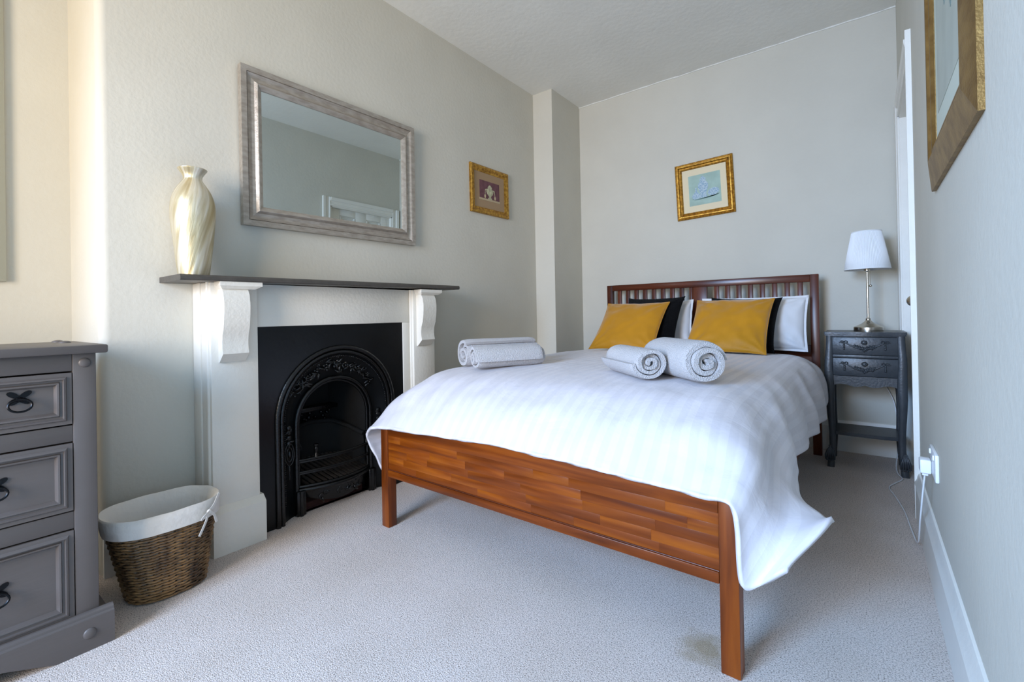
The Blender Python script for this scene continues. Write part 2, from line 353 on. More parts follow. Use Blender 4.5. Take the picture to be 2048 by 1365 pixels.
# panelled door in the right wall
def door():
    b = MB(); x0 = W + 0.045
    leaf_z = DZ - 0.01
    b.box(x0 + 0.006, x0 + 0.035, DY0 + 0.012, DY1 - 0.012, 0.01, leaf_z)
    d = struct(b.build('door_1', M_white, smooth=0))
    w = DY1 - DY0
    ys = (DY0 + 0.012, DY0 + 0.135, DY0 + w / 2 - 0.07, DY0 + w / 2 + 0.07, DY1 - 0.135, DY1 - 0.012)
    for a, c in ((0, 1), (2, 3), (4, 5)):
        q = MB(); q.box(x0 - 0.004, x0 + 0.006, ys[a], ys[c], 0.01, leaf_z, 0.002); q.build('stile', M_white, d)
    for z0, z1 in ((0.01, 0.2), (0.82, 1.0), (leaf_z - 0.07, leaf_z)):
        for a, c in ((1, 2), (3, 4)):
            q = MB(); q.box(x0 - 0.004, x0 + 0.006, ys[a], ys[c], z0, z1, 0.002); q.build('rail', M_white, d)
    for z0, z1 in ((0.2, 0.82), (1.0, leaf_z - 0.07)):
        for a, c in ((1, 2), (3, 4)):
            q = MB(); y0, y1 = ys[a], ys[c]
            for r, i in ((0.010, 0.012), (0.006, 0.03)):
                q.tube([(x0 + 0.004, y0 + i, z0 + i), (x0 + 0.004, y1 - i, z0 + i), (x0 + 0.004, y1 - i, z1 - i), (x0 + 0.004, y0 + i, z1 - i)], r, 6, closed=True)
            q.build('panel_moulding', M_white, d)
    q = MB(); q.ball((x0 - 0.045, DY0 + 0.07, 0.95), 0.026, 14, 10); q.tube([(x0 - 0.03, DY0 + 0.07, 0.95), (x0, DY0 + 0.07, 0.95)], 0.009, 10); q.build('door_knob', M_nick, d)
    # jambs and moulded architrave
    for y in (DY0, DY1):
        q = MB(); q.box(W - 0.001, W + 0.15, y - 0.002 if y == DY0 else y - 0.012, y + 0.012 if y == DY0 else y + 0.002, 0, DZ); q.build('jamb', M_white, d)
    q = MB(); q.box(W - 0.001, W + 0.15, DY0, DY1, DZ - 0.012, DZ + 0.002); q.build('jamb', M_white, d)
    AP = [(0, 0), (0, 0.010), (0.012, 0.012), (0.02, 0.008), (0.05, 0.008), (0.056, 0.016), (0.078, 0.020), (0.09, 0.020), (0.09, 0)]
    q = MB(); q.prism([(W - h, DY0 - i) for i, h in AP], 2, 0, DZ + 0.09); q.build('architrave', M_white, d)
    q = MB(); q.prism([(W - h, DY1 + i) for i, h in AP], 2, 0, DZ + 0.09); q.build('architrave', M_white, d)
    q = MB(); q.prism([(W - h, DZ + i) for i, h in AP], 1, DY0 - 0.0, DY1 + 0.0); q.build('architrave', M_white, d)
door()

# ------------------------------------------------------------------ fireplace surround
fs = thing('fireplace_surround', 'white painted wooden fireplace surround with corbels and a dark mantel shelf', 'fireplace surround', (0.08, 1.3, 0))
PF = 0.165
def bar(name, x0, x1, y0, y1, z0, z1, bev=0.003, m=M_sur, par=fs):
    q = MB(); q.box(x0, x1, y0, y1, z0, z1, bev); return q.build(name, m, par)
bar('pilaster', 0.002, PF, 0.722, 0.899, 0, 1.07, 0.004)
bar('pilaster', 0.002, PF, 1.742, 1.90, 0, 1.07, 0.004)
bar('frieze', 0.002, 0.135, 0.899, 1.742, 0.887, 1.07)
bar('inner_stile', 0.002, 0.135, 1.69, 1.742, 0, 0.887)
bar('inner_stile', 0.002, 0.135, 0.88, 0.9075, 0, 0.887)
for y in (0.722, 1.742):
    q = MB(); q.tube([(0.142, y, 0.166), (0.142, y, 1.07)], 0.008, 10); q.build('bead_moulding', M_sur, fs)
    q = MB(); q.box(0.002, 0.075, y - 0.006, y + 0.004, 0, 1.07, 0.002); q.build('side_board', M_sur, fs)
for y0, y1 in ((0.713, 0.911), (1.728, 1.912)):
    q = MB(); q.prism([(0.002, 0), (0.191, 0), (0.191, 0.163), (PF + 0.001, 0.186), (0.002, 0.186)], 1, y0, y1); q.build('plinth_block', M_sur, fs)
# corbels: S-curved brackets
cp = [(0, 1.044), (0.040, 1.044), (0.054, 1.02), (0.060, 0.985), (0.060, 0.955), (0.056, 0.92), (0.050, 0.885), (0.040, 0.86), (0.036, 0.835), (0.037, 0.81), (0.042, 0.792), (0.043, 0.786), (0.008, 0.752), (0, 0.752)]
for y0, y1 in ((0.749, 0.845), (1.765, 1.863)):
    q = MB(); q.prism([(PF + d, z) for d, z in cp], 1, y0, y1); q.build('corbel', M_sur, fs, smooth=32)
    q = MB(); q.prism([(PF - 0.002, y0 - 0.012), (0.222, y0 - 0.012), (0.222, y1 + 0.05), (PF - 0.002, y1 + 0.05)], 2, 1.054, 1.071)
    q.loft([[(PF - 0.002, y0 - 0.002, 1.042), (0.212, y0 - 0.002, 1.042), (0.212, y1 + 0.026, 1.042), (PF - 0.002, y1 + 0.026, 1.042)],
            [(PF - 0.002, y0 - 0.012, 1.055), (0.222, y0 - 0.012, 1.055), (0.222, y1 + 0.05, 1.055), (PF - 0.002, y1 + 0.05, 1.055)]])
    q.build('corbel_cap', M_sur, fs, smooth=20)
# shelf, slightly out of level as in old houses
q = MB(); bmv = []
y0, y1, xs = 0.605, 2.056, 0.228
q.prism([(0.0, 1.069), (xs - 0.004, 1.069), (xs, 1.073), (xs, 1.084), (xs - 0.006, 1.091), (0.0, 1.091)], 1, y0, y1)
q.v = [(x, y, z + (y - y0) / (y1 - y0) * 0.010) for x, y, z in q.v]
q.build('mantel_shelf', M_shelf, fs, smooth=25)

# ------------------------------------------------------------------ cast-iron fireplace insert
ir = thing('cast_iron_fireplace', 'black cast iron arched fireplace insert with floral relief and bowed grate', 'fireplace', (0.06, 1.3, 0))
YCN = 1.301
def arch(yc, R, sp, x, n=28, z0=0.0):
    pts = [(x, yc - R, z0), (x, yc - R, sp * 0.5 + z0 * 0.5)]
    pts += [(x, yc - R * math.cos(t), sp + R * math.sin(t)) for t in np.linspace(0, PI, n)]
    return pts + [(x, yc + R, sp * 0.5 + z0 * 0.5), (x, yc + R, z0)]
# face plate with arched hole
_ca = math.atan2(0.43, 0.4); _th = np.concatenate([np.linspace(0, _ca, 13), np.linspace(_ca, PI - _ca, 15)[1:], np.linspace(PI - _ca, PI, 13)[1:]])
inn = [(0.13, YCN - 0.312, 0), (0.13, YCN - 0.312, 0.25)] + [(0.13, YCN - 0.312 * math.cos(t), 0.463 + 0.312 * math.sin(t)) for t in _th] + [(0.13, YCN + 0.312, 0.25), (0.13, YCN + 0.312, 0)]
out = []
for i, (x, y, z) in enumerate(inn):
    if i < 2: out.append((x, 0.9, z))
    elif i >= len(inn) - 2: out.append((x, 1.7, z))
    else:
        t = math.atan2(z - 0.463, y - YCN); cs, sn = math.cos(t), math.sin(t)
        k = min((0.4 / abs(cs)) if abs(cs) > 1e-6 else 9, (0.43 / sn) if sn > 1e-6 else 9)
        out.append((x, YCN + k * cs, 0.463 + k * sn))
out2 = [tuple(o) for o in out]
q = MB(); n = len(inn)
back_i = [(0.09, y, z) for x, y, z in inn]; back_o = [(0.09, y, z) for x, y, z in out2]
q.loft([out2, inn, back_i, back_o, out2], cap=False, closed=False)
q.build('face_plate', M_iron, ir, smooth=30)
q = MB(); q.tube(arch(YCN, 0.312, 0.463, 0.131), 0.012, 8); q.build('arch_moulding', M_ironr, ir)
q = MB(); q.tube(arch(YCN, 0.290, 0.463, 0.126), 0.010, 8); q.build('arch_moulding', M_ironr, ir)
# splayed band between outer and inner arch
q = MB(); rings = []
for t in np.linspace(0, 1, 8):
    R = 0.302 + (0.2 - 0.302) * t; sp = 0.463 + (0.42 - 0.463) * t; x = 0.125 - 0.055 * math.sin(t * PI / 2) ** 1.3
    rings.append(arch(YCN + 0.004 * t, R, sp, x))
q.loft(rings, cap=False, closed=False); q.build('splayed_band', M_iron, ir, smooth=40)
q = MB(); q.tube(arch(YCN + 0.004, 0.203, 0.42, 0.076), 0.011, 8); q.build('inner_arch_moulding', M_ironr, ir)
q = MB(); q.tube(arch(YCN + 0.004, 0.188, 0.42, 0.066), 0.008, 8); q.build('inner_arch_moulding', M_ironr, ir)
# string of beads
q = MB(); a = arch(YCN, 0.274, 0.458, 0.121, 90); L = 0
for i in range(2, len(a) - 2): q.ball(a[i], 0.0035, 6, 4)
for s in (-1, 1):
    for z in np.arange(0.08, 0.45, 0.0095): q.ball((0.121, YCN + s * 0.274, z), 0.0035, 6, 4)
tag(q.build('bead_string', M_ironr, ir), kind='stuff')
# floral relief: roses, leaves, tendrils over the crown
def rose(q, c, r, tilt=0.4):
    c = Vector(c)
    q.ball(c, (r * 0.55, r * 0.45, r * 0.45), 8, 5)
    for k in range(5):
        t = 2 * PI * k / 5; q.ball((c.x - 0.002, c.y + math.cos(t) * r * 0.75, c.z + math.sin(t) * r * 0.75), (r * 0.35, r * 0.5, r * 0.5), 7, 4)
def leaf(q, c, ang, L, w):
    pts = []; rs = []
    for t in np.linspace(0, 1, 7):
        pts.append((c[0] + 0.004 * math.sin(t * PI), c[1] + math.cos(ang + 0.6 * t) * L * t, c[2] + math.sin(ang + 0.6 * t) * L * t)); rs.append(0.001 + w * math.sin(t * PI * 0.95 + 0.05))
    q.tube(pts, rs, 6)
rr = random.Random(3)
for side in (0, -1, 1):
    q = MB()
    if side == 0:
        rose(q, (0.098, YCN + 0.004, 0.69), 0.022); rose(q, (0.112, YCN, 0.735), 0.012)
        for k in range(9): leaf(q, (0.1, YCN + rr.uniform(-0.03, 0.03), 0.69 + rr.uniform(-0.03, 0.03)), rr.uniform(0, 6.3), 0.045, 0.006)
    else:
        for k in range(4):
            t = PI / 2 - side * (0.22 + 0.2 * k); R = 0.238 + 0.012 * (k % 2)
            rose(q, (0.095, YCN + R * math.cos(t), 0.447 + R * math.sin(t)), 0.018 - 0.002 * k)
        for k in range(22):
            t = PI / 2 - side * rr.uniform(0.1, 1.05); R = rr.uniform(0.222, 0.262)
            leaf(q, (0.095, YCN + R * math.cos(t), 0.447 + R * math.sin(t)), rr.uniform(0, 6.3), 0.034, 0.005)
            q.ball((0.098, YCN + R * math.cos(t + 0.05), 0.447 + R * math.sin(t + 0.05)), 0.005, 6, 4)
    q.build('floral_relief', M_ironr, ir)
for s in (-1, 1):
    q = MB(); yy = YCN + s * 0.243
    for z in (0.42, 0.40, 0.375, 0.35): q.ball((0.098, yy, z), (0.006, 0.012, 0.012), 8, 5)
    for rz in (0.05, 0.032): q.tube([(0.099, yy + math.cos(t) * rz * 0.42, 0.30 + math.sin(t) * rz) for t in np.linspace(0, 2 * PI, 18)[:-1]], 0.0035, 6, closed=True)
    q.ball((0.099, yy, 0.30), (0.006, 0.008, 0.016)); q.ball((0.097, yy, 0.235), (0.004, 0.006, 0.018)); q.ball((0.097, yy, 0.2), (0.003, 0.003, 0.02))
    for k in range(6): leaf(q, (0.098, yy, 0.35 + 0.012 * k), rr.uniform(0, 6.3), 0.025, 0.004)
    q.build('drop_ornament', M_ironr, ir)
# firebox
q = MB(); yl, yr_ = YCN - 0.19, YCN + 0.2; zt = 0.70
q.loft([[(0.07, yl, 0), (0.07, yl, zt), (0.07, yr_, zt), (0.07, yr_, 0)], [(-0.2, yl + 0.07, 0), (-0.2, yl + 0.07, zt), (-0.2, yr_ - 0.07, zt), (-0.2, yr_ - 0.07, 0)]], cap=False)
q.add([(-0.2, yl + 0.07, 0), (-0.2, yl + 0.07, zt), (-0.2, yr_ - 0.07, zt), (-0.2, yr_ - 0.07, 0)], [(0, 1, 2, 3)])
q.build('firebox', M_soot, ir, smooth=0)
q = MB(); q.box(-0.19, -0.12, yl + 0.06, yr_ - 0.06, 0.43, 0.452, 0.004); q.build('throat_ledge', M_ironr, ir)
q = MB(); pts = [(0.05, yl + 0.02, 0.30), (-0.05, yl + 0.05, 0.335), (-0.13, yl + 0.09, 0.36), (-0.15, YCN, 0.37), (-0.13, yr_ - 0.09, 0.36), (-0.05, yr_ - 0.05, 0.335), (0.05, yr_ - 0.02, 0.30)]
low = [(p[0] + 0.02, p[1], 0.14) for p in pts]
q.loft([pts, low], cap=False, closed=False); q.tube(pts, 0.012, 8); q.build('fireback', M_soot, ir)
q = MB()
for k in range(26):
    q.ball((-0.165 + rr.uniform(0, 0.01), YCN + rr.uniform(-0.1, 0.12), 0.40 + rr.uniform(-0.025, 0.02)), rr.uniform(0.006, 0.012), 6, 4)
q.build('fireback_relief', M_ironr, ir)
# bowed grate
def bow(z, out, x0=0.072, n=15): return [(x0 + out * math.sin(PI * t), YCN - 0.185 + 0.385 * t, z) for t in np.linspace(0, 1, n)]
def flatbar(path, h, d):
    q = MB(); q.loft([[(x, y, z - h / 2) for x, y, z in path], [(x, y, z + h / 2) for x, y, z in path], [(x - d, y, z + h / 2) for x, y, z in path], [(x - d, y, z - h / 2) for x, y, z in path], [(x, y, z - h / 2) for x, y, z in path]], cap=False, closed=False); return q
q = flatbar(bow(0.245, 0.035), 0.012, 0.014); q.tube(bow(0.252, 0.036), 0.006, 6); q.build('grate_bar', M_ironr, ir)
q = flatbar(bow(0.190, 0.034), 0.012, 0.012); q.tube(bow(0.196, 0.035), 0.005, 6); q.build('grate_bar', M_ironr, ir)
for k in range(15):
    t = (k + 0.5) / 15; yy = YCN - 0.17 + 0.355 * t; xo = 0.066 + 0.045 * math.sin(PI * t)
    q = MB(); q.prism([(yy - 0.006, 0.130), (yy + 0.006, 0.130), (yy + 0.006, 0.138), (yy - 0.006, 0.138)], 0, -0.08, xo)
    q.v = [(x, y + (x - 0.03) * 0.35, z + (xo - x) * 0.42 - 0.004) for x, y, z in q.v]; q.build('grate_slat', M_slat, ir)
q = MB(); q.tube(bow(0.128, 0.052), 0.008, 8); q.tube(bow(0.112, 0.060), 0.011, 8); q.build('grate_rim', M_ironr, ir)
q = MB(); p1 = bow(0.105, 0.056); p0 = []
for i, (x, y, z) in enumerate(p1):
    t = i / (len(p1) - 1); p0.append((x - 0.006, y, 0.098 - 0.062 * max(0, math.sin(PI * t)) ** 0.7))
q.loft([p1, p0, [(x - 0.012, y, z) for x, y, z in p0], [(x - 0.012, y, z) for x, y, z in p1]], cap=False, closed=False)
for k in range(22):
    t = rr.uniform(0.17, 0.85); x = 0.068 + 0.056 * math.sin(PI * t); yy = YCN - 0.185 + 0.385 * t
    z = 0.1 - rr.uniform(0.012, 0.052) * math.sin(PI * t) ** 0.7
    if k % 3 == 0: q.tube([(x, yy + math.cos(a) * 0.013, z + math.sin(a) * 0.013) for a in np.linspace(0, 5, 9)], 0.0035, 6)
    else: leaf(q, (x - 0.002, yy, z), rr.uniform(0, 6.3), 0.03, 0.005)
q.build('ash_guard', M_ironr, ir)
for yy in (YCN - 0.187, YCN + 0.203):
    q = MB(); q.box(0.05, 0.098, yy - 0.022, yy + 0.022, 0.0, 0.115, 0.005); q.tube([(0.095, yy, 0), (0.095, yy, 0.115)], 0.01, 8); q.build('grate_leg', M_ironr, ir)
for t in (0.2, 0.96):
    x = 0.066 + 0.034 * math.sin(PI * t); yy = YCN - 0.185 + 0.385 * t
    q = MB(); q.lathe([(0.010, 0.257), (0.007, 0.266), (0.005, 0.275), (0.008, 0.284), (0.009, 0.295), (0.005, 0.303), (0.011, 0.31), (0.012, 0.316), (0.0, 0.32)], (x, yy), 12); q.build('finial', M_ironr, ir)
q = MB(); q.box(-0.1, 0.05, YCN - 0.16, YCN + 0.17, 0.0, 0.035, 0.004); q.build('hearth_brick', M_brick, ir)

# ------------------------------------------------------------------ frames
def frame(par, o, es, et, en, w, h, prof, m, name='frame_rail'):
    o, es, et, en = Vector(o), Vector(es), Vector(et), Vector(en)
    def P(s, t, n): return o + es * s + et * t + en * n
    for k in range(4):
        A, B = [], []
        for i, hh in prof:
            cs = [(i, i), (w - i, i), (w - i, h - i), (i, h - i)]
            A.append(P(*cs[k], hh)); B.append(P(*cs[(k + 1) % 4], hh))
        q = MB(); q.loft([A, B], cap=False); q.build(name, m, par, smooth=28)
def panel(par, o, es, et, en, s0, s1, t0, t1, n0, n1, m, name):
    o, es, et, en = Vector(o), Vector(es), Vector(et), Vector(en)
    v = [o + es * s + et * t + en * n for s in (s0, s1) for t in (t0, t1) for n in (n0, n1)]
    q = MB(); q.add(v, [(0, 1, 3, 2), (4, 6, 7, 5), (0, 4, 5, 1), (2, 3, 7, 6), (0, 2, 6, 4), (1, 5, 7, 3)]); return q.build(name, m, par, smooth=0)
def shape(par, o, es, et, en, pts, n0, n1, m, name):
    o, es, et, en = Vector(o), Vector(es), Vector(et), Vector(en); k = len(pts)
    v = [o + es * s + et * t + en * n0 for s, t in pts] + [o + es * s + et * t + en * n1 for s, t in pts]
    q = MB(); q.add(v, [tuple(range(k))[::-1], tuple(range(k, 2 * k))] + [(i, (i + 1) % k, k + (i + 1) % k, k + i) for i in range(k)]); return q.build(name, m, par, smooth=0)
def mirror_half(half): return half + [(-s, t) for s, t in half[::-1]]
# large wall mirror over the mantel
tl = math.radians(0.6); lf = 0.015
mr_ = thing('wall_mirror', 'wide rectangular mirror in a champagne silver frame above the mantel', 'mirror', (0.0, 0.905, 1.342))
o = (0.002, 0.905, 1.340); es, et, en = (0, math.cos(tl), math.sin(tl)), (math.sin(lf), -math.sin(tl), math.cos(tl)), (math.cos(lf), 0, -math.sin(lf))
frame(mr_, o, es, et, en, 0.98, 0.708, [(0, 0), (0, 0.030), (0.024, 0.030), (0.0255, 0.024), (0.027, 0.028), (0.034, 0.022), (0.046, 0.019), (0.058, 0.022), (0.066, 0.031), (0.070, 0.033), (0.074, 0.031), (0.09, 0.019), (0.09, 0.0)], M_silv)
panel(mr_, o, es, et, en, 0.085, 0.895, 0.085, 0.623, 0.004, 0.015, M_mir, 'mirror_glass')
q = MB()
# small gilt picture beyond the fireplace
def paint(name, col, rough=0.7, **k): return mat('paint_' + name, col, rough, spec=0.2, **k)
p1 = thing('framed_picture', 'small gilt framed print of an urn on a plum ground, left wall', 'picture', (0, 2.412, 1.652))
o = (0.0, 2.412, 1.652); es, et, en = (0, math.cos(tl), math.sin(tl)), (0, -math.sin(tl), math.cos(tl)), (1, 0, 0)
frame(p1, o, es, et, en, 0.43, 0.346, [(0, 0), (0, 0.014), (0.006, 0.02), (0.016, 0.022), (0.024, 0.018), (0.030, 0.012), (0.036, 0.013), (0.046, 0.008), (0.046, 0)], M_gold2)
panel(p1, o, es, et, en, 0.044, 0.386, 0.04, 0.306, 0.001, 0.006, M_mattan, 'mat_board')
pr = panel(p1, o, es, et, en, 0.1, 0.325, 0.115, 0.245, 0.005, 0.0068, paint('plum', '6e4b50', var=0.15, vscale=30), 'print')
shape(pr, o, es, et, en, [(0.095, 0.102), (0.33, 0.102), (0.33, 0.116), (0.095, 0.116)], 0.006, 0.0076, paint('stone', 'bba98b'), 'painted_ledge')
urn = mirror_half([(0.02, 0.116), (0.022, 0.122), (0.012, 0.128), (0.012, 0.14), (0.03, 0.152), (0.04, 0.172), (0.036, 0.186), (0.022, 0.194), (0.026, 0.2), (0.016, 0.212), (0.006, 0.22)])
shape(pr, o, es, et, en, [(0.215 + s, t) for s, t in urn], 0.006, 0.0074, paint('urn', 'b9b596', var=0.3, vscale=70), 'painted_urn')
for sx in (-0.055, 0.058):
    shape(pr, o, es, et, en, [(0.215 + sx + 0.009 * math.cos(a), 0.133 + 0.014 * math.sin(a)) for a in np.linspace(0, 2 * PI, 12)[:-1]], 0.006, 0.0074, paint('pear', 'c9b894'), 'painted_tassel')
    shape(pr, o, es, et, en, [(0.215 + sx * 0.62, 0.19), (0.215 + sx * 0.95, 0.185), (0.215 + sx * 1.02, 0.145), (0.215 + sx * 0.96, 0.145), (0.215 + sx * 0.88, 0.179), (0.215 + sx * 0.62, 0.182)], 0.006, 0.0073, paint('urn', 'b9b596'), 'painted_handle')
# gilt picture above the bed, hung slightly askew
tb = math.radians(2.2)
p2 = thing('framed_picture', 'gilt framed print of blue and white porcelain jars above the bed, tilted', 'picture', (1.042, D, 1.622))
o = (1.042, D, 1.622); es, et, en = (math.cos(tb), 0, math.sin(tb)), (-math.sin(tb), 0, math.cos(tb)), (0, -1, 0)
frame(p2, o, es, et, en, 0.417, 0.430, [(0, 0), (0, 0.014), (0.006, 0.018), (0.010, 0.016), (0.016, 0.024), (0.024, 0.024), (0.032, 0.014), (0.037, 0.012), (0.041, 0.016), (0.045, 0.014), (0.05, 0.008), (0.05, 0)], M_gold2)
panel(p2, o, es, et, en, 0.046, 0.371, 0.046, 0.384, 0.001, 0.006, M_matc, 'mat_board')
pr = panel(p2, o, es, et, en, 0.095, 0.325, 0.098, 0.33, 0.005, 0.0068, paint('duck_egg', 'a5bdb2', var=0.08, vscale=14), 'print')
mj = paint('porcelain', 'c6d4d8', col2='7fa0b8', vscale=110); ms = paint('shade', '7f9d98')
shape(pr, o, es, et, en, [(0.115, 0.15), (0.3, 0.15), (0.318, 0.162), (0.25, 0.142), (0.14, 0.138)], 0.006, 0.0072, ms, 'painted_shadow')
jar = mirror_half([(0.024, 0.150), (0.027, 0.158), (0.02, 0.172), (0.024, 0.195), (0.036, 0.225), (0.037, 0.25), (0.024, 0.272), (0.012, 0.279), (0.024, 0.282), (0.02, 0.296), (0.008, 0.305), (0.005, 0.313)])
shape(pr, o, es, et, en, [(0.2 + s, t) for s, t in jar], 0.006, 0.0078, mj, 'painted_jar')
bot = mirror_half([(0.018, 0.146), (0.03, 0.16), (0.03, 0.175), (0.014, 0.192), (0.006, 0.205), (0.004, 0.232), (0.006, 0.234)])
shape(pr, o, es, et, en, [(0.148 + s, t) for s, t in bot], 0.006, 0.0080, mj, 'painted_bottle')
bowl = [(0.272 + 0.04 * math.cos(a), 0.183 + 0.028 * math.sin(a) + 0.1 * 0.04 * math.cos(a)) for a in np.linspace(0, 2 * PI, 20)[:-1]]
shape(pr, o, es, et, en, bowl, 0.006, 0.0079, mj, 'painted_bowl')
# big bronze-gilt picture on the right wall: frame slopes back from a ridge beside the glass
p3 = thing('framed_picture', 'large bronze gilt framed picture high on the right wall, cut by the top edge', 'picture', (W, 1.164, 1.27))
o = (W, 1.164, 1.27); es, et, en = (0, 1, 0), (0, 0, 1), (-1, 0, 0)
frame(p3, o, es, et, en, 0.728, 0.95, [(0, 0), (0, 0.010), (0.003, 0.011), (0.070, 0.0235), (0.074, 0.0240), (0.078, 0.0225), (0.084, 0.0150), (0.092, 0.0150), (0.096, 0.0175), (0.102, 0.0165), (0.110, 0.009), (0.118, 0.009), (0.118, 0)], M_bronze)
panel(p3, o, es, et, en, 0.12, 0.608, 0.12, 0.83, 0.001, 0.007, paint('pale_mount', 'c6ccbe'), 'mat_board')
pr = panel(p3, o, es, et, en, 0.16, 0.568, 0.185, 0.77, 0.006, 0.0078, paint('pale_wash', 'b0b4a8', var=0.05, vscale=9), 'print')
for k, (s, t, r) in enumerate(((0.33, 0.5, 0.02), (0.40, 0.42, 0.016), (0.30, 0.36, 0.014), (0.36, 0.58, 0.024), (0.44, 0.55, 0.016))):
    shape(pr, o, es, et, en, [(s + r * math.cos(a) * (1 + 0.3 * math.sin(3 * a)), t + r * 1.3 * math.sin(a)) for a in np.linspace(0, 2 * PI, 14)[:-1]], 0.007, 0.0082, paint('faint_leaf', '7c8f8c'), 'painted_leaf')
# frame at the far left edge, in the alcove
p4 = thing('framed_picture', 'dull grey green framed picture in the alcove above the dresser, only its edge showing', 'picture', (XA, -0.35, 1.085))
frame(p4, (XA, -0.35, 1.085), (0, 1, 0), (0, 0, 1), (1, 0, 0), 0.588, 1.15, [(0, 0), (0, 0.02), (0.03, 0.026), (0.05, 0.012), (0.05, 0)], mat('grey_green_frame', '9b9a8a', 0.5))
panel(p4, (XA, -0.35, 1.085), (0, 1, 0), (0, 0, 1), (1, 0, 0), 0.045, 0.543, 0.045, 1.105, 0.001, 0.008, M_matc, 'mat_board')

# ------------------------------------------------------------------ vase
vz = 1.0925
prof = [(0.050, 0), (0.052, 0.006), (0.058, 0.05), (0.066, 0.13), (0.074, 0.21), (0.076, 0.26), (0.072, 0.30), (0.060, 0.335), (0.044, 0.362), (0.034, 0.378), (0.032, 0.388), (0.036, 0.402), (0.048, 0.420), (0.049, 0.424), (0.045, 0.421), (0.030, 0.39), (0.028, 0.37), (0.0, 0.36)]
def smooth_prof(p, k=5):
    out = []
    for i in range(len(p) - 1):
        p0, p1, p2, p3 = p[max(i - 1, 0)], p[i], p[i + 1], p[min(i + 2, len(p) - 1)]
        for j in range(k):
            t = j / k
            out.append(tuple(0.5 * (2 * p1[a] + (p2[a] - p0[a]) * t + (2 * p0[a] - 5 * p1[a] + 4 * p2[a] - p3[a]) * t * t + (3 * p1[a] - p0[a] - 3 * p2[a] + p3[a]) * t ** 3) for a in (0, 1)))
    return [(max(0.0, r), z) for r, z in out] + [p[-1]]
sp = smooth_prof(prof, 4); NV = 64
q = MB(); q.lathe(sp, (0, 0), NV, ripple=lambda th, z: 0.006 * math.sin(9 * (th - z * 3.2) + 0.7 * math.sin(z * 17)) * max(0, min(1, (0.36 - z) * 9)) * min(1, z * 12))
v = q.build('vase', M_vase, None, smooth=60); v.location = (0.095, 0.692, vz)
me = v.data; uvl = me.uv_layers.new(name='UVMap')
for lp in me.loops:
    c = me.vertices[lp.vertex_index].co; th = math.atan2(c.y, c.x) + PI * 0.5
    th = (th + PI) % (2 * PI)
    uvl.data[lp.index].uv = (th / (2 * PI) - c.z * 0.55, c.z * 2.4)
tag(v, 'tall silver gold vase with swirled ribs and flared neck on the mantel shelf', 'vase')
# ------------------------------------------------------------------ bed (local axes: u across, v towards the headboard)
BX, YF, BR = 0.4856, 1.2696, -0.0126
bed = thing('bed_frame', 'reddish brown wooden double bed frame with slatted headboard and low footboard', 'bed', (BX, YF, 0), BR)
BW = 1.45
M_BED = Matrix.Translation((BX, YF, 0)) @ Matrix.Rotation(BR, 4, 'Z')
def bb(name, x0, x1, y0, y1, z0, z1, m, bev=0.003, par=bed):
    q = MB(); q.box(x0, x1, y0, y1, z0, z1, bev); return q.build(name, m, par, world=False)
bb('foot_post', 0, 0.047, 0, 0.045, 0, 0.441, M_woodz); bb('foot_post', BW - 0.047, BW, 0, 0.045, 0, 0.441, M_woodz)
bb('footboard_top_rail', 0.047, BW - 0.047, 0.001, 0.040, 0.404, 0.461, M_woodx)
bb('footboard_bottom_rail', 0.047, BW - 0.047, 0.0, 0.042, 0.224, 0.254, M_woodx)
q = MB(); q.box(0.047, BW - 0.047, 0.012, 0.03, 0.25, 0.41); fp = q.build('footboard_panel', M_woodx, bed, world=False)
rw = random.Random(11); rows = 5; z0, z1 = 0.2545, 0.4035; hh = (z1 - z0) / rows
for r in range(rows):
    x = 0.0475
    while x < BW - 0.048:
        L = rw.uniform(0.12, 0.36) if x > 0.05 else rw.uniform(0.08, 0.3)
        x2 = min(BW - 0.0475, x + L)
        if BW - 0.0475 - x2 < 0.06: x2 = BW - 0.0475
        bb('stave', x, x2, 0.0045 + rw.uniform(0, 0.0003), 0.013, z0 + r * hh, z0 + (r + 1) * hh, M_stave, 0.0003, fp); x = x2
q = MB(); q.tube([(0.0475, 0.004, 0.256), (BW - 0.0475, 0.004, 0.256)], 0.0025, 6); q.build('panel_bead', M_headx, bed, world=False)
for x in (0.005, BW - 0.035): bb('side_rail', x, x + 0.03, 0.045, 2.222, 0.25, 0.40, wood('stained_wood_side', 1, '451c08', '6f350f', '8a4a18', rnd=0.1) if 'stained_wood_side' not in MATS else MATS['stained_wood_side'])
HV0, HV1 = 2.222, 2.262
bb('head_post', 0, 0.047, HV0, HV1, 0, 1.14, M_headz, 0.002); bb('head_post', BW - 0.047, BW, HV0, HV1, 0, 1.14, M_headz, 0.002)
bb('headboard_top_rail', 0.047, BW - 0.047, HV0 + 0.001, HV1, 1.093, 1.14, M_headx, 0.002)
bb('headboard_lower_rail', 0.047, BW - 0.047, HV0 + 0.001, HV1 - 0.004, 0.62, 0.69, M_headx, 0.002)
bb('headboard_lower_panel', 0.047, BW - 0.047, HV0 + 0.012, HV1 - 0.012, 0.30, 0.62, M_headx, 0.002)
for i in range(8):
    a = 0.089 + 0.0708 * i; bb('slat', a, a + 0.030, HV0 + 0.009, HV1 - 0.012, 0.689, 1.094, M_headz, 0.0006)
for i in range(8):
    a = 0.828 + 0.0724 * i; bb('slat', a, a + 0.030, HV0 + 0.009, HV1 - 0.012, 0.689, 1.094, M_headz, 0.0006)
bb('centre_splat', 0.672, 0.779, HV0 + 0.006, HV1 - 0.008, 0.689, 1.094, M_headz, 0.002)
bb('centre_stile', 0.656, 0.673, HV0 + 0.010, HV1 - 0.012, 0.689, 1.094, M_headz, 0.0006)
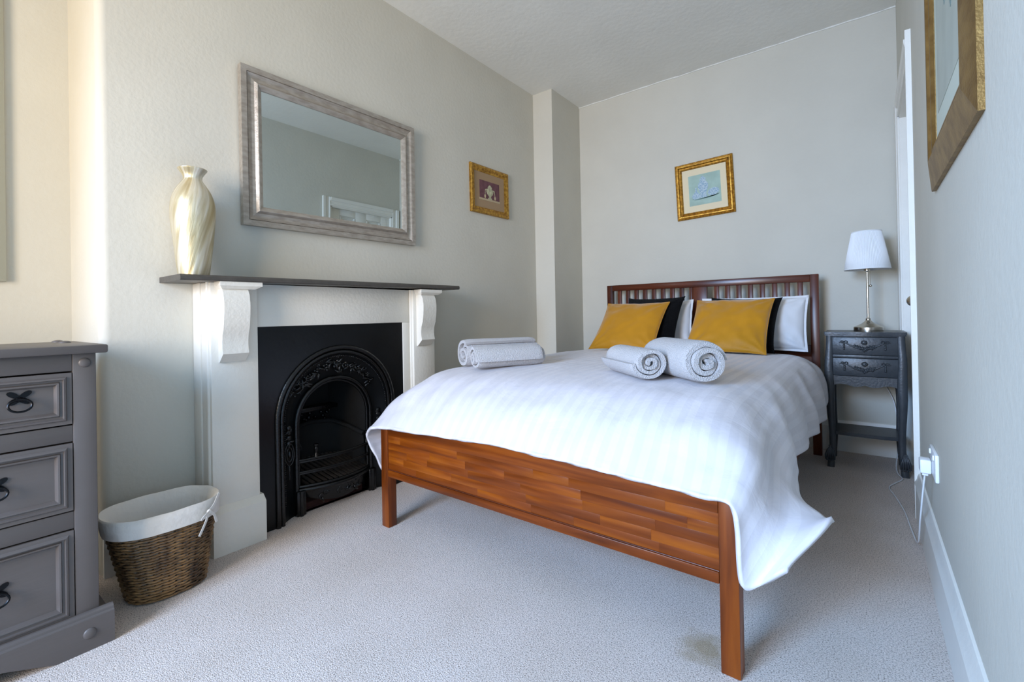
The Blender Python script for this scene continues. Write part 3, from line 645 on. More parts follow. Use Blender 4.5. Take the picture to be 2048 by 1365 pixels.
for i in range(11): bb('bed_slat', 0.035, BW - 0.035, 0.10 + i * 0.195, 0.17 + i * 0.195, 0.285, 0.303, M_woodx, 0.001)
# mattress
q = MB(); q.box(0.045, BW - 0.045, 0.17, 2.2, 0.304, 0.575, 0.07, 5); mt = q.build('mattress', M_sheet, None, world=False); mt.matrix_world = M_BED
tag(mt, 'white mattress on the wooden bed frame beneath the duvet', 'mattress')
# duvet: hand-set control net, smoothly interpolated
NET = [
 [(-.06,.05,.22),(-.105,.00,.375),(.01,-.022,.437),(.33,-.020,.452),(.72,-.016,.466),(1.1,-.020,.456),(1.36,-.022,.452),(1.452,-.026,.428),(1.462,-.02,.25),(1.55,.01,.30)],
 [(-.06,.10,.22),(-.105,.06,.38),(-.005,.045,.492),(.33,.045,.526),(.72,.045,.540),(1.1,.045,.526),(1.36,.040,.512),(1.466,.030,.474),(1.508,.05,.345),(1.63,.13,.39)],
 [(-.05,.20,.23),(-.09,.17,.42),(.0,.13,.565),(.32,.13,.600),(.72,.13,.605),(1.1,.13,.595),(1.35,.13,.585),(1.47,.12,.515),(1.522,.16,.405),(1.612,.22,.385)],
 [(-.05,.33,.25),(-.075,.31,.46),(.03,.29,.632),(.32,.28,.656),(.72,.28,.658),(1.1,.28,.652),(1.34,.28,.635),(1.455,.29,.56),(1.515,.31,.46),(1.545,.35,.39)],
 [(-.05,.55,.25),(-.065,.55,.47),(.05,.55,.650),(.32,.55,.671),(.72,.55,.673),(1.1,.55,.668),(1.34,.55,.65),(1.445,.55,.585),(1.492,.55,.48),(1.505,.55,.395)],
 [(-.05,.9,.25),(-.06,.9,.47),(.06,.9,.652),(.32,.9,.674),(.72,.9,.676),(1.1,.9,.672),(1.34,.9,.655),(1.44,.9,.59),(1.485,.9,.48),(1.50,.9,.375)],
 [(-.05,1.3,.25),(-.055,1.3,.47),(.06,1.3,.650),(.32,1.3,.672),(.72,1.3,.674),(1.1,1.3,.670),(1.34,1.3,.658),(1.44,1.3,.60),(1.488,1.3,.48),(1.505,1.3,.35)],
 [(-.05,1.65,.25),(-.05,1.65,.46),(.06,1.65,.640),(.32,1.65,.664),(.72,1.65,.666),(1.1,1.65,.666),(1.34,1.65,.660),(1.445,1.65,.61),(1.492,1.65,.49),(1.505,1.65,.345)],
 [(-.05,1.98,.25),(-.045,1.98,.45),(.06,1.98,.620),(.32,1.98,.640),(.72,1.98,.645),(1.1,1.98,.650),(1.33,1.98,.648),(1.44,1.98,.60),(1.49,1.98,.50),(1.50,1.95,.385)],
]
def cr_interp(P, m):
    P = np.array(P, float); n = P.shape[0]
    ext = np.concatenate([2 * P[:1] - P[1:2], P, 2 * P[-1:] - P[-2:-1]])
    out = []
    for q in np.linspace(0, n - 1, m):
        i = min(int(q), n - 2); t = q - i
        a, b_, c, d = ext[i], ext[i + 1], ext[i + 2], ext[i + 3]
        out.append(0.5 * (2 * b_ + (c - a) * t + (2 * a - 5 * b_ + 4 * c - d) * t * t + (3 * b_ - a - 3 * c + d) * t ** 3))
    return np.array(out)
def duvet():
    G = np.array(NET, float); NU_, NVv = 150, 130
    G = np.swapaxes(cr_interp(np.swapaxes(G, 0, 1), NU_), 0, 1)   # across
    G = cr_interp(G, NVv)                                        # along
    # arc-length uv
    verts = []; uvs = []
    sacc = np.zeros((NVv, NU_)); 
    ctr = G[NVv // 2]; us = np.concatenate([[0], np.cumsum(np.linalg.norm(np.diff(ctr, axis=0), axis=1))])
    for j in range(NVv):
        for i in range(NU_):
            p = Vector(G[j, i])
            du = Vector(G[j, min(i + 1, NU_ - 1)] - G[j, max(i - 1, 0)]); dv = Vector(G[min(j + 1, NVv - 1), i] - G[max(j - 1, 0), i])
            nrm = du.cross(dv); nrm.normalize()
            s, t = us[i], j * 0.017
            side = max(0, (p.x - 1.3) / 0.2) + max(0, (0.1 - p.x) / 0.15)
            foot = max(0, 1 - p.y / 0.5)
            amp = 0.0050 + 0.007 * min(1, side) + 0.004 * foot
            w = noise.noise((p.x * 5, p.y * 5, p.z * 5)) + 0.5 * noise.noise((p.x * 11 + 3, p.y * 9, p.z * 11))
            # soft folds that run down from the shoulder on the side and over the foot
            fold = 0.0075 * foot * min(1, max(0, p.y / 0.12)) * math.sin(s * 42 + 3 * noise.noise((s * 3, t * 2, 0)))
            fold += 0.013 * min(1, max(0, (p.x - 1.42) / 0.08)) * math.sin(p.y * 16 + 2.5 * noise.noise((p.y * 3, p.z * 3, 5)))
            p += nrm * (amp * w + fold)
            if j == 0: p.z += 0.007 * noise.noise((s * 9, 0, 2)) + 0.004 * math.sin(s * 37)
            verts.append(p); uvs.append((s, t))
    me = bpy.data.meshes.new('duvet')
    fs_ = [(j * NU_ + i, j * NU_ + i + 1, (j + 1) * NU_ + i + 1, (j + 1) * NU_ + i) for j in range(NVv - 1) for i in range(NU_ - 1)]
    me.from_pydata(verts, [], fs_); uvl = me.uv_layers.new(name='UVMap')
    for lp in me.loops: uvl.data[lp.index].uv = uvs[lp.vertex_index]
    me.shade_smooth(); me.materials.append(M_duvet)
    o = bpy.data.objects.new('duvet', me); C.objects.link(o); o.matrix_world = M_BED
    sol = o.modifiers.new('thickness', 'SOLIDIFY'); sol.thickness = 0.012; sol.offset = -1
    return tag(o, 'white satin stripe duvet draped over the bed with a loose corner at the foot', 'duvet')
duvet()
# cushions and pillows
def pillow_mesh(name, w, h, t, m, seed=0, pinch=0.06, wr=0.006, n=36, ear=0.0, flange=0.0, power=0.55, piping=None, sag=0.0):
    q = MB(); idx = {}; vs = []; fs_ = []
    def pos(a, b_, sgn):
        # a,b in -1..1
        prof = max(0.0, (1 - abs(a) ** 2.4)) ** power * max(0.0, (1 - abs(b_) ** 2.4)) ** power
        x = a * w / 2 * (1 - pinch * (1 - b_ * b_) * abs(a) ** 3); y = b_ * h / 2 * (1 - pinch * (1 - a * a) * abs(b_) ** 3)
        cn = (abs(a) * abs(b_)) ** 6; x *= 1 + ear * cn; y *= 1 + ear * cn
        z = sgn * t / 2 * prof
        k = prof ** 0.4
        # creases radiate from corners and edges
        nn = noise.noise((x * 9 + seed, y * 9, sgn * 2.0 + seed)) + 0.6 * noise.noise((x * 22 + seed, y * 22, sgn + 4))
        r_ = math.hypot(abs(a) - 1, abs(b_) - 1); ang = math.atan2(abs(b_) - 1.02, abs(a) - 1.02)
        cr = math.sin(ang * 13 + seed + (1 if a > 0 else 0) * 2 + (1 if b_ > 0 else 0)) * math.exp(-r_ * 2.3) * min(1, r_ * 4)
        z += sgn * (wr * nn * k + wr * 1.1 * cr * k)
        y -= sag * (1 - b_) * prof * h * 0.1
        return (x, y + h / 2, z)
    g = np.linspace(-1, 1, n + 1)
    g = np.sign(g) * (1 - (1 - np.abs(g)) ** 1.35)
    for sgn in (1, -1):
        for j in range(n + 1):
            for i in range(n + 1):
                edge = i in (0, n) or j in (0, n)
                if edge and sgn == -1: idx[(i, j, sgn)] = idx[(i, j, 1)]; continue
                idx[(i, j, sgn)] = len(vs); vs.append(pos(g[i], g[j], sgn))
        for j in range(n):
            for i in range(n): fs_.append((idx[(i, j, sgn)], idx[(i + 1, j, sgn)], idx[(i + 1, j + 1, sgn)], idx[(i, j + 1, sgn)]))
    q.add(vs, fs_)
    rim = [vs[idx[(i, 0, 1)]] for i in range(n)] + [vs[idx[(n, j, 1)]] for j in range(n)] + [vs[idx[(n - i, n, 1)]] for i in range(n)] + [vs[idx[(0, n - j, 1)]] for j in range(n)]
    if flange:
        c = Vector((0, h / 2, 0)); o2 = []
        for k, p in enumerate(rim):
            p = Vector(p); d = Vector((max(-1, min(1, (p.x / (w / 2)) ** 7)), max(-1, min(1, ((p.y - h / 2) / (h / 2)) ** 7)), 0))
            o2.append(p + d * flange + Vector((0, 0, 0.006 * noise.noise((k * 0.35 + seed, 0, 0)))))
        q.loft([rim + rim[:1], o2 + o2[:1], [(x, y, z - 0.003) for x, y, z in o2 + o2[:1]], [(x, y, z - 0.003) for x, y, z in rim + rim[:1]]], cap=False, closed=False)
    o = q.build(name, m, None, smooth=70, world=False)
    if piping:
        q2 = MB(); q2.tube(rim, 0.0032, 6, closed=True); q2.build('piping', piping, o, world=False)
    return o
def lean(o, u, v, z, back, yaw=0.0, roll=0.0):
    R = Matrix.Rotation(yaw, 4, 'Z') @ Matrix.Rotation(PI / 2 - back, 4, 'X') @ Matrix.Rotation(roll, 4, 'Z')
    o.matrix_world = M_BED @ Matrix.Translation((u, v, z)) @ R
rad = math.radians
pw = pillow_mesh('pillow', 0.60, 0.36, 0.17, M_sheet, 3, 0.03, 0.013, flange=0.014); lean(pw, 0.425, 2.00, 0.64, rad(24), roll=rad(5))
tag(pw, 'white pillow at the fireplace side of the bed, mostly behind cushions', 'pillow', 'white pillows against the headboard')
pw = pillow_mesh('pillow', 0.61, 0.335, 0.17, M_sheet, 9, 0.03, 0.014, flange=0.014); lean(pw, 1.085, 2.05, 0.675, rad(18), roll=rad(0))
tag(pw, 'white pillow nearest the bedside table, behind the right mustard cushion', 'pillow', 'white pillows against the headboard')
cu = pillow_mesh('cushion', 0.41, 0.42, 0.10, M_blk, 5, 0.07, 0.004, ear=0.03); lean(cu, 0.475, 1.80, 0.682, rad(36), roll=rad(0))
tag(cu, 'black plush cushion behind the mustard cushion on the fireplace side', 'cushion', 'scatter cushions on the bed')
cu = pillow_mesh('cushion', 0.41, 0.40, 0.10, M_blk, 8, 0.07, 0.004, ear=0.03); lean(cu, 1.055, 1.80, 0.675, rad(36), roll=rad(-2))
tag(cu, 'black plush cushion behind the mustard cushion nearest the bedside table', 'cushion', 'scatter cushions on the bed')
cu = pillow_mesh('cushion', 0.455, 0.44, 0.115, M_must, 1, 0.05, 0.009, ear=0.02, piping=M_must); lean(cu, 0.375, 1.64, 0.672, rad(45))
tag(cu, 'mustard velvet cushion on the fireplace side of the bed', 'cushion', 'scatter cushions on the bed')
cu = pillow_mesh('cushion', 0.445, 0.44, 0.12, M_must, 2, 0.05, 0.011, ear=0.02, piping=M_must); lean(cu, 1.02, 1.64, 0.675, rad(45))
tag(cu, 'mustard velvet cushion nearest the bedside table, facing the front', 'cushion', 'scatter cushions on the bed')
# rolled towels
def towel(name, R, L, turns, seed, tail, squash=0.92, r_in=0.012, gap=0.82):
    rs = random.Random(seed); nseg = int(26 * turns); nl = 26; k = (R - r_in) / (turns * 2 * PI); th = k * 2 * PI * gap
    q = MB(); jit = [rs.uniform(-1, 1) for _ in range(200)]
    def sec(side, a, y):
        f = a / (turns * 2 * PI)
        lump = 1 + 0.035 * math.sin(3 * a * 0.31 + seed) + 0.03 * noise.noise((math.cos(a) * 1.5 + seed, math.sin(a) * 1.5, y * 5 + f * 2))
        r = (r_in + k * a) * lump - (th if side else 0)
        r = max(r, 0.002)
        return (r * math.cos(-a + tail) * 1.03, y, r * math.sin(-a + tail) * squash)
    angs = np.linspace(0.6, turns * 2 * PI, nseg)
    rings = []
    for l in range(nl + 1):
        y = L * (l / nl - 0.5); ring = []
        ends = abs(l / nl - 0.5) * 2
        for side in (0, 1):
            for a in (angs if side == 0 else angs[::-1]):
                wob = 0.010 * ends ** 6 * math.sin(a * 0.5 + seed) + 0.006 * ends ** 6 * noise.noise((a * 0.9, seed, 0))
                p = sec(side, a, y + wob)
                rr_ = 1 - 0.06 * max(0, ends - 0.85) / 0.15
                ring.append((p[0] * rr_, p[1], p[2] * rr_ + 0.0))
        rings.append(ring)
    q.loft(rings)
    zmin = min(p[2] for p in q.v)
    q.v = [(x, y, max(z - zmin, 0.0 + 0.0006 * abs(x))) for x, y, z in q.v]
    o = q.build(name, M_towel, None, smooth=50, world=False)
    return o
def put(o, u, v, z, yaw):
    o.matrix_world = M_BED @ Matrix.Translation((u, v, z)) @ Matrix.Rotation(yaw, 4, 'Z')
GT = 'rolled towels on the bed'
t_ = towel('rolled_towel', 0.066, 0.34, 3.2, 1, 1.0); put(t_, 0.335, 0.485, 0.672, math.atan2(-0.46, 0.89))
tag(t_, 'smaller rolled towel in front of the pair near the fireplace side', 'towel', GT)
t_ = towel('rolled_towel', 0.080, 0.38, 3.2, 2, 2.2); put(t_, 0.212, 0.575, 0.668, math.atan2(-0.46, 0.89))
tag(t_, 'larger rolled towel at the back of the pair near the fireplace side', 'towel', GT)
t_ = towel('rolled_towel', 0.070, 0.30, 3.3, 3, -1.2); put(t_, 0.965, 0.49, 0.672, math.atan2(0.75, 0.66))
tag(t_, 'smaller rolled towel with its spiral end facing front, left of the larger one', 'towel', GT)
t_ = towel('rolled_towel', 0.090, 0.32, 3.4, 4, 2.6); put(t_, 1.145, 0.54, 0.671, math.atan2(0.75, 0.66))
tag(t_, 'biggest rolled towel, spiral end facing front, in the middle of the bed', 'towel', GT)

# ------------------------------------------------------------------ bedside table
NX0, NX1, NY0, NY1 = 2.003, 2.366, 3.266, 3.545
ns = thing('bedside_table', 'charcoal painted bedside table with two drawers and curved legs', 'bedside table', ((NX0 + NX1) / 2, (NY0 + NY1) / 2, 0))
nm = (NX0 + NX1) / 2
pl = [(NX0 - 0.002, NY1 + 0.01), (NX0 - 0.004, NY0 - 0.004)]
for t in np.linspace(0, 1, 19): pl.append((NX0 + 0.004 + (NX1 - NX0 - 0.008) * t, NY0 - 0.014 - 0.008 * math.cos((t - 0.5) * 2 * PI * 1.0)))
pl += [(NX1 + 0.004, NY0 - 0.004), (NX1 + 0.002, NY1 + 0.01)]
q = MB(); q.prism(pl, 2, 0.771, 0.785); q.prism([(nm + (x - nm) * 0.985, y + 0.006) for x, y in pl], 2, 0.763, 0.771); q.build('table_top', M_ns, ns, smooth=30)
def nsbar(name, x0, x1, y0, y1, z0, z1, bev=0.002, m=M_ns, par=ns):
    q = MB(); q.box(x0, x1, y0, y1, z0, z1, bev); return q.build(name, m, par)
nsbar('side_panel', NX0 + 0.008, NX0 + 0.024, NY0 + 0.02, NY1 - 0.01, 0.50, 0.764); nsbar('side_panel', NX1 - 0.024, NX1 - 0.008, NY0 + 0.02, NY1 - 0.01, 0.50, 0.764)
nsbar('back_panel', NX0 + 0.02, NX1 - 0.02, NY1 - 0.018, NY1 - 0.006, 0.50, 0.764)
nsbar('front_rail', NX0 + 0.03, NX1 - 0.03, NY0 + 0.002, NY0 + 0.02, 0.757, 0.765, 0.001)
nsbar('front_rail', NX0 + 0.03, NX1 - 0.03, NY0 + 0.002, NY0 + 0.02, 0.638, 0.654, 0.001)
# scalloped apron
ap = [(NX0 + 0.03, 0.533), (NX1 - 0.03, 0.533), (NX1 - 0.034, 0.470)]
w_ = NX1 - NX0 - 0.068
for t in np.linspace(0, 1, 25):
    s_ = abs(t - 0.5) * 2; z = 0.484 - 0.010 * math.sin(min(1, s_ / 0.55) * PI) + (0.0 if s_ < 0.55 else -0.012 * ((s_ - 0.55) / 0.45) ** 2 * 0 + 0.004 * math.sin((s_ - 0.55) / 0.45 * PI) - 0.010 * ((s_ - 0.55) / 0.45) ** 3)
    ap.append((NX1 - 0.034 - w_ * t, z))
q = MB(); q.prism(ap, 1, NY0 + 0.002, NY0 + 0.02); q.build('apron', M_ns, ns, smooth=0)
# legs
def ns_leg(sx, sy):
    x_out = NX0 if sx < 0 else NX1; y_out = NY0 if sy < 0 else NY1
    rings = []
    for z, off, wd in ((0.765, 0.0, 0.036), (0.73, 0.0, 0.036), (0.69, 0.002, 0.036), (0.64, 0.006, 0.038), (0.59, 0.010, 0.040), (0.53, 0.011, 0.043), (0.47, 0.010, 0.045), (0.42, 0.007, 0.041), (0.36, 0.003, 0.037), (0.28, -0.002, 0.033), (0.20, -0.006, 0.031), (0.13, -0.006, 0.031), (0.08, -0.001, 0.033), (0.04, 0.003, 0.034), (0.0, 0.006, 0.035)):
        if sx > 0: off = min(off, 0.006)
        xo = x_out + sx * (off - 0.004); yo = y_out + sy * (off * (1.0 if sy < 0 else 0.3) - 0.002)
        xi, yi = xo - sx * wd, yo - sy * wd; c = 0.004
        P = [(xo, yo + -sy * c), (xo - sx * c, yo), (xi + sx * c, yo), (xi, yo - sy * c), (xi, yi + sy * c), (xi + sx * c, yi), (xo - sx * c, yi), (xo, yi + sy * c)]
        rings.append([(x, y, z) for x, y in P])
    q = MB(); q.loft(rings); lg = q.build('leg', M_ns, ns, smooth=50)
    if sy < 0:
        q = MB(); cx, cy = x_out - sx * 0.014, y_out - 0.004
        for k in range(5):
            a = -0.5 + k * 0.25; q.tube([(cx + sx * 0.012 * a, cy + 0.004, 0.125), (cx + 0.022 * a, cy - 0.006, 0.10), (cx + 0.040 * a, cy - 0.010, 0.07), (cx + 0.042 * a, cy - 0.006, 0.045)], [0.003, 0.006, 0.007, 0.004], 6)
        for k in range(5): q.ball((cx + (k - 2) * 0.008, cy - 0.008, 0.042), 0.005, 6, 4)
        q.build('carved_foot', M_ns, lg)
for sx in (-1, 1):
    for sy in (-1, 1): ns_leg(sx, sy)
sh = [(NX0 + 0.028, NY0 + 0.024), (NX0 + 0.10, NY0 + 0.014), (nm, NY0 + 0.012), (NX1 - 0.10, NY0 + 0.014), (NX1 - 0.028, NY0 + 0.024), (NX1 - 0.028, NY1 - 0.02), (NX0 + 0.028, NY1 - 0.02)]
q = MB(); q.prism(sh, 2, 0.188, 0.208); q.build('shelf', M_ns, ns, smooth=0)
for zz0, zz1 in ((0.655, 0.757), (0.534, 0.637)):
    q = MB(); q.box(NX0 + 0.035, NX1 - 0.035, NY0 - 0.001, NY0 + 0.014, zz0 + 0.0015, zz1 - 0.0015, 0.002); q.box(NX0 + 0.04, NX1 - 0.04, NY0 + 0.014, NY1 - 0.03, zz0 + 0.006, zz1 - 0.02)
    dr = q.build('drawer', M_ns, ns)
    def sub(q, name, m=M_ns):
        return q.build(name, m, dr)
    zc = zz0 + 0.06; yf = NY0 - 0.002
    q = MB(); q.ball((nm, yf - 0.012, zc + 0.012), (0.014, 0.010, 0.013), 12, 8)
    for k in range(8): q.ball((nm + 0.009 * math.cos(k * PI / 4), yf - 0.018, zc + 0.012 + 0.009 * math.sin(k * PI / 4)), 0.0035, 6, 4)
    sub(q, 'knob')
    q = MB()
    for s in (-1, 1):
        q.tube([(nm + s * (0.088 - 0.085 * t), yf - 0.003, zc + 0.010 - 0.034 * math.sin(t * PI / 2)) for t in np.linspace(0, 1, 9)], [0.003 + 0.004 * t for t in np.linspace(0, 1, 9)], 6)
        xx = nm + s * 0.092
        for k, rz in ((0, 0.004), (1, 0.005), (2, 0.006), (3, 0.0055)): q.ball((xx, yf - 0.004, zc + 0.002 - k * 0.009), (0.005, 0.004, rz + 0.001), 8, 5)
        for s2 in (-1, 1): q.tube([(xx + s2 * 0.009 + 0.007 * math.cos(a), yf - 0.003, zc + 0.014 + 0.006 * math.sin(a)) for a in np.linspace(0, 2 * PI, 9)[:-1]], 0.003, 6, closed=True)
        q.tube([(xx + s * 0.008, yf - 0.003, zc + 0.014), (xx + s * 0.024, yf - 0.003, zc + 0.010)], [0.004, 0.003], 6)
    rn = random.Random(5)
    for k in range(13):
        t = k / 12; x = nm - 0.042 + 0.084 * t; z = zc - 0.012 - 0.016 * math.sin(t * PI) + rn.uniform(-0.006, 0.008)
        q.ball((x, yf - 0.006, z), (0.006, 0.006, 0.006), 7, 5)
        for m_ in range(4): q.ball((x + 0.006 * math.cos(m_ * PI / 2 + k), yf - 0.003, z + 0.006 * math.sin(m_ * PI / 2 + k)), 0.0045, 6, 4)
    sub(q, 'garland')

# ------------------------------------------------------------------ table lamp
LX, LY, LZ = 2.206, 3.44, 0.785
lp_ = thing('table_lamp', 'brushed nickel table lamp with white pleated shade on the bedside table', 'lamp', (LX, LY, LZ))
q = MB(); q.lathe(smooth_prof([(0.070, LZ + 0.0), (0.071, LZ + 0.002), (0.071, LZ + 0.020), (0.068, LZ + 0.025), (0.050, LZ + 0.034), (0.030, LZ + 0.046), (0.017, LZ + 0.058), (0.012, LZ + 0.064), (0.012, LZ + 0.072), (0.007, LZ + 0.078)], 3), (LX, LY), 40); q.build('base', M_nick, lp_, smooth=40)
q = MB(); q.tube([(LX, LY, LZ + 0.075), (LX, LY, LZ + 0.38)], 0.0062, 14); q.build('stem', M_nick, lp_)
q = MB(); q.lathe([(0.006, LZ + 0.348), (0.016, LZ + 0.354), (0.017, LZ + 0.375), (0.012, LZ + 0.38), (0.012, LZ + 0.42), (0.0, LZ + 0.421)], (LX, LY), 18); q.build('socket', M_nick, lp_)
q = MB(); q.ball((LX, LY, LZ + 0.45), (0.026, 0.026, 0.034), 14, 10); q.build('bulb', mat('opal_glass', 'f4f2ec', 0.3), lp_)
zt, zb, rt, rb = 1.371, 1.146, 0.073, 0.112; NP = 160
rings = []
for z, r, amp in ((zb, rb, 0), (zb + 0.006, rb - 0.001, 0), (zb + 0.007, rb - 0.0025, 0.0017), ((zb + zt) / 2, (rb + rt) / 2 - 0.001, 0.0015), (zt - 0.006, rt - 0.001, 0.0012), (zt - 0.005, rt + 0.0006, 0), (zt, rt, 0)):
    rings.append([(LX + (r + amp * (1 if k % 2 else -1)) * math.cos(2 * PI * k / NP), LY + (r + amp * (1 if k % 2 else -1)) * math.sin(2 * PI * k / NP), z) for k in range(NP)])
q = MB(); q.loft(rings, cap=False); so = q.build('lamp_shade', M_shade, lp_, smooth=60)
sm = so.modifiers.new('thickness', 'SOLIDIFY'); sm.thickness = 0.0012
q = MB()
for k in range(3): q.tube([(LX, LY, 1.21), (LX + 0.1 * math.cos(k * 2.094), LY + 0.1 * math.sin(k * 2.094), 1.165)], 0.0015, 6)
q.build('shade_ring', M_nick, lp_)
q = MB(); q.tube([(LX + 0.012, LY - 0.01, 1.16), (LX + 0.014, LY - 0.012, 1.058)], 0.0010, 5); q.ball((LX + 0.014, LY - 0.012, 1.050), 0.0075, 12, 8); q.build('pull_chain', M_nick, lp_)
# cord: down behind the table, along the floor, up to the socket
cord = [(LX + 0.02, LY + 0.06, LZ + 0.006), (2.22, 3.6, 0.75), (2.25, 3.65, 0.55), (2.285, 3.655, 0.44), (2.325, 3.652, 0.33), (2.34, 3.62, 0.12), (2.318, 3.42, 0.03), (2.32, 3.31, 0.008), (2.335, 3.22, 0.005), (2.30, 3.12, 0.005), (2.275, 3.03, 0.005), (2.295, 2.90, 0.005), (2.318, 2.72, 0.005), (2.33, 2.5, 0.006), (2.338, 2.32, 0.03), (2.338, 2.2, 0.16), (2.342, 2.13, 0.28), (2.346, 2.093, 0.356)]
cd = cr_interp([list(p) for p in cord], 140)
q = MB(); q.tube([tuple(p) for p in cd], 0.0028, 6); q.build('power_cord', M_plast, lp_)
q = MB(); q.box(W - 0.040, W - 0.0105, 2.068, 2.118, 0.362, 0.408, 0.005, 3); q.box(W - 0.034, W - 0.018, 2.082, 2.104, 0.352, 0.363, 0.002); q.build('plug', M_plast, lp_)
# wall socket
ws = thing('wall_socket', 'white double wall socket above the right skirting board', 'socket', (W, 2.02, 0.41))
q = MB(); q.box(W - 0.010, W + 0.0, 1.975, 2.135, 0.362, 0.450, 0.003, 2); q.build('socket_plate', M_plast, ws)
for y in (2.01, 2.105):
    q = MB(); q.box(W - 0.014, W - 0.009, y - 0.008, y + 0.008, 0.426, 0.442, 0.002); q.build('switch', M_plast, ws)

# ------------------------------------------------------------------ dresser
DX, DYR = 0.452, 0.362                      # front of plinth, right end of plinth
DYL = DYR - 0.92; DXB = 0.03
ds = thing('dresser', 'grey painted wooden chest of drawers with ring pulls and dome studs', 'chest of drawers', (0.24, (DYR + DYL) / 2, 0))
def db(name, x0, x1, y0, y1, z0, z1, bev=0.003, par=ds): 
    q = MB(); q.box(x0, x1, y0, y1, z0, z1, bev); return q.build(name, M_dres, par)
xf = DX - 0.022                              # front of the posts
db('top_slab', DXB - 0.01, DX + 0.002, DYL + 0.005, DYR - 0.006, 0.833, 0.857, 0.005)
def stud(c, ax, r=0.013):
    q = MB(); s = [r, r, r]; s[ax] = r * 0.42; q.ball(c, s, 16, 10); q.build('dome_stud', M_dres, ds)
for y in (DYR - 0.055, DYL + 0.06):
    for x in (0.06, 0.17): stud((x, y, 0.857), 2, 0.016)
for yr_ in (0.333, DYL + 0.03 + 0.052):
    db('corner_post', xf - 0.045, xf, yr_ - 0.050, yr_, 0.0, 0.834); db('corner_post', DXB, DXB + 0.04, yr_ - 0.05, yr_, 0.0, 0.834)
    stud((xf, yr_ - 0.025, 0.807), 0, 0.0135)
yi0, yi1 = DYL + 0.082, 0.283
db('side_panel', DXB + 0.01, xf - 0.01, 0.300, 0.326, 0.05, 0.834); db('side_panel', DXB + 0.01, xf - 0.01, DYL + 0.038, DYL + 0.06, 0.05, 0.834)
db('back_panel', DXB, DXB + 0.012, yi0, yi1, 0.05, 0.834)
for z0, z1 in ((0.785, 0.834), (0.588, 0.634), (0.345, 0.393), (0.06, 0.094)): db('front_rail', xf - 0.03, xf - 0.004, yi0, yi1, z0, z1, 0.002)
# plinth with swept cut-out and moulded top
pp = [(DYR, 0.0), (DYR, 0.088), (DYL, 0.088), (DYL, 0.0), (DYL + 0.10, 0.0), (DYL + 0.13, 0.008), (DYL + 0.2, 0.022), (DYL + 0.3, 0.042), (DYR - 0.3, 0.042), (DYR - 0.22, 0.040), (DYR - 0.165, 0.018), (DYR - 0.135, 0.006), (DYR - 0.12, 0.0)]
q = MB(); q.prism(pp, 0, DX - 0.022, DX)
q.prism([(DX - 0.022, 0.086), (DX, 0.086), (DX - 0.002, 0.090), (DX - 0.006, 0.092), (DX - 0.007, 0.098), (DX - 0.014, 0.102), (DX - 0.022, 0.103)], 1, DYL, DYR)
q.build('plinth', M_dres, ds, smooth=20)
stud((DX, 0.308, 0.048), 0, 0.015)
db('plinth_side', DXB, DX - 0.022, DYR - 0.03, DYR - 0.008, 0, 0.09)
def drawer(y0, y1, z0, z1, pulls):
    q = MB(); q.box(xf - 0.3, xf - 0.012, y0 + 0.002, y1 - 0.002, z0 + 0.002, z1 - 0.002); 
    # moulded frame proud of recessed panel
    d = q.build('drawer', M_dres, ds, smooth=0)
    def sub(q, name, m, sm=28):
        return q.build(name, m, d, smooth=sm)
    pf = [(0, 0), (0, 0.012), (0.010, 0.012), (0.013, 0.017), (0.017, 0.018), (0.019, 0.009), (0.024, 0.008), (0.026, 0.0125), (0.030, 0.012), (0.034, 0.004), (0.036, 0)]
    w, h = (y1 - y0 - 0.004), (z1 - z0 - 0.004)
    for k in range(4):
        A, B = [], []
        for i, hh_ in pf:
            cs = [(i, i), (w - i, i), (w - i, h - i), (i, h - i)]
            for lst, (s, t) in ((A, cs[k]), (B, cs[(k + 1) % 4])): lst.append((xf - 0.013 + hh_, y0 + 0.002 + s, z0 + 0.002 + t))
        q = MB(); q.loft([A, B], cap=False); sub(q, 'drawer_moulding', M_dres)
    for yc in pulls:
        zc = (z0 + z1) / 2 + 0.008; x = xf - 0.012
        q = MB(); out = []
        for k in range(40):
            a = 2 * PI * k / 40; r = 0.016 + 0.009 * math.cos(4 * a + PI) * (1 if math.sin(a) > 0 else 0.7)
            out.append((yc + r * math.cos(a) * 1.25, zc + 0.006 + r * math.sin(a)))
        q.prism(out, 0, x, x + 0.003); q.ball((x + 0.006, yc, zc + 0.003), (0.008, 0.008, 0.007), 10, 6)
        q.tube([(x + 0.012 + 0.010 * (1 - math.cos(a)) * 0.4, yc + 0.022 * math.sin(a), zc - 0.012 + 0.016 * math.cos(a)) for a in np.linspace(0, 2 * PI, 25)[:-1]], 0.0028, 8, closed=True)
        sub(q, 'ring_pull', M_pull)
wq = (yi1 - yi0) / 4
for k in range(2):
    drawer(yi1 - 0.2045 * (k + 1) + (0.004 if k else 0.0), yi1 - 0.2045 * k - (0.004 if k else 0), 0.636, 0.783, (yi1 - 0.2045 * (k + 0.5),))
drawer(yi0, yi1 - 0.41, 0.636, 0.783, ((yi0 + yi1 - 0.41) / 2,))
db('drawer_divider', xf - 0.03, xf - 0.006, yi1 - 0.2085, yi1 - 0.2005, 0.634, 0.785, 0.001)
drawer(yi0, yi1, 0.395, 0.586, (yi1 - 0.148, yi0 + 0.148))
drawer(yi0, yi1, 0.096, 0.343, (yi1 - 0.148, yi0 + 0.148))

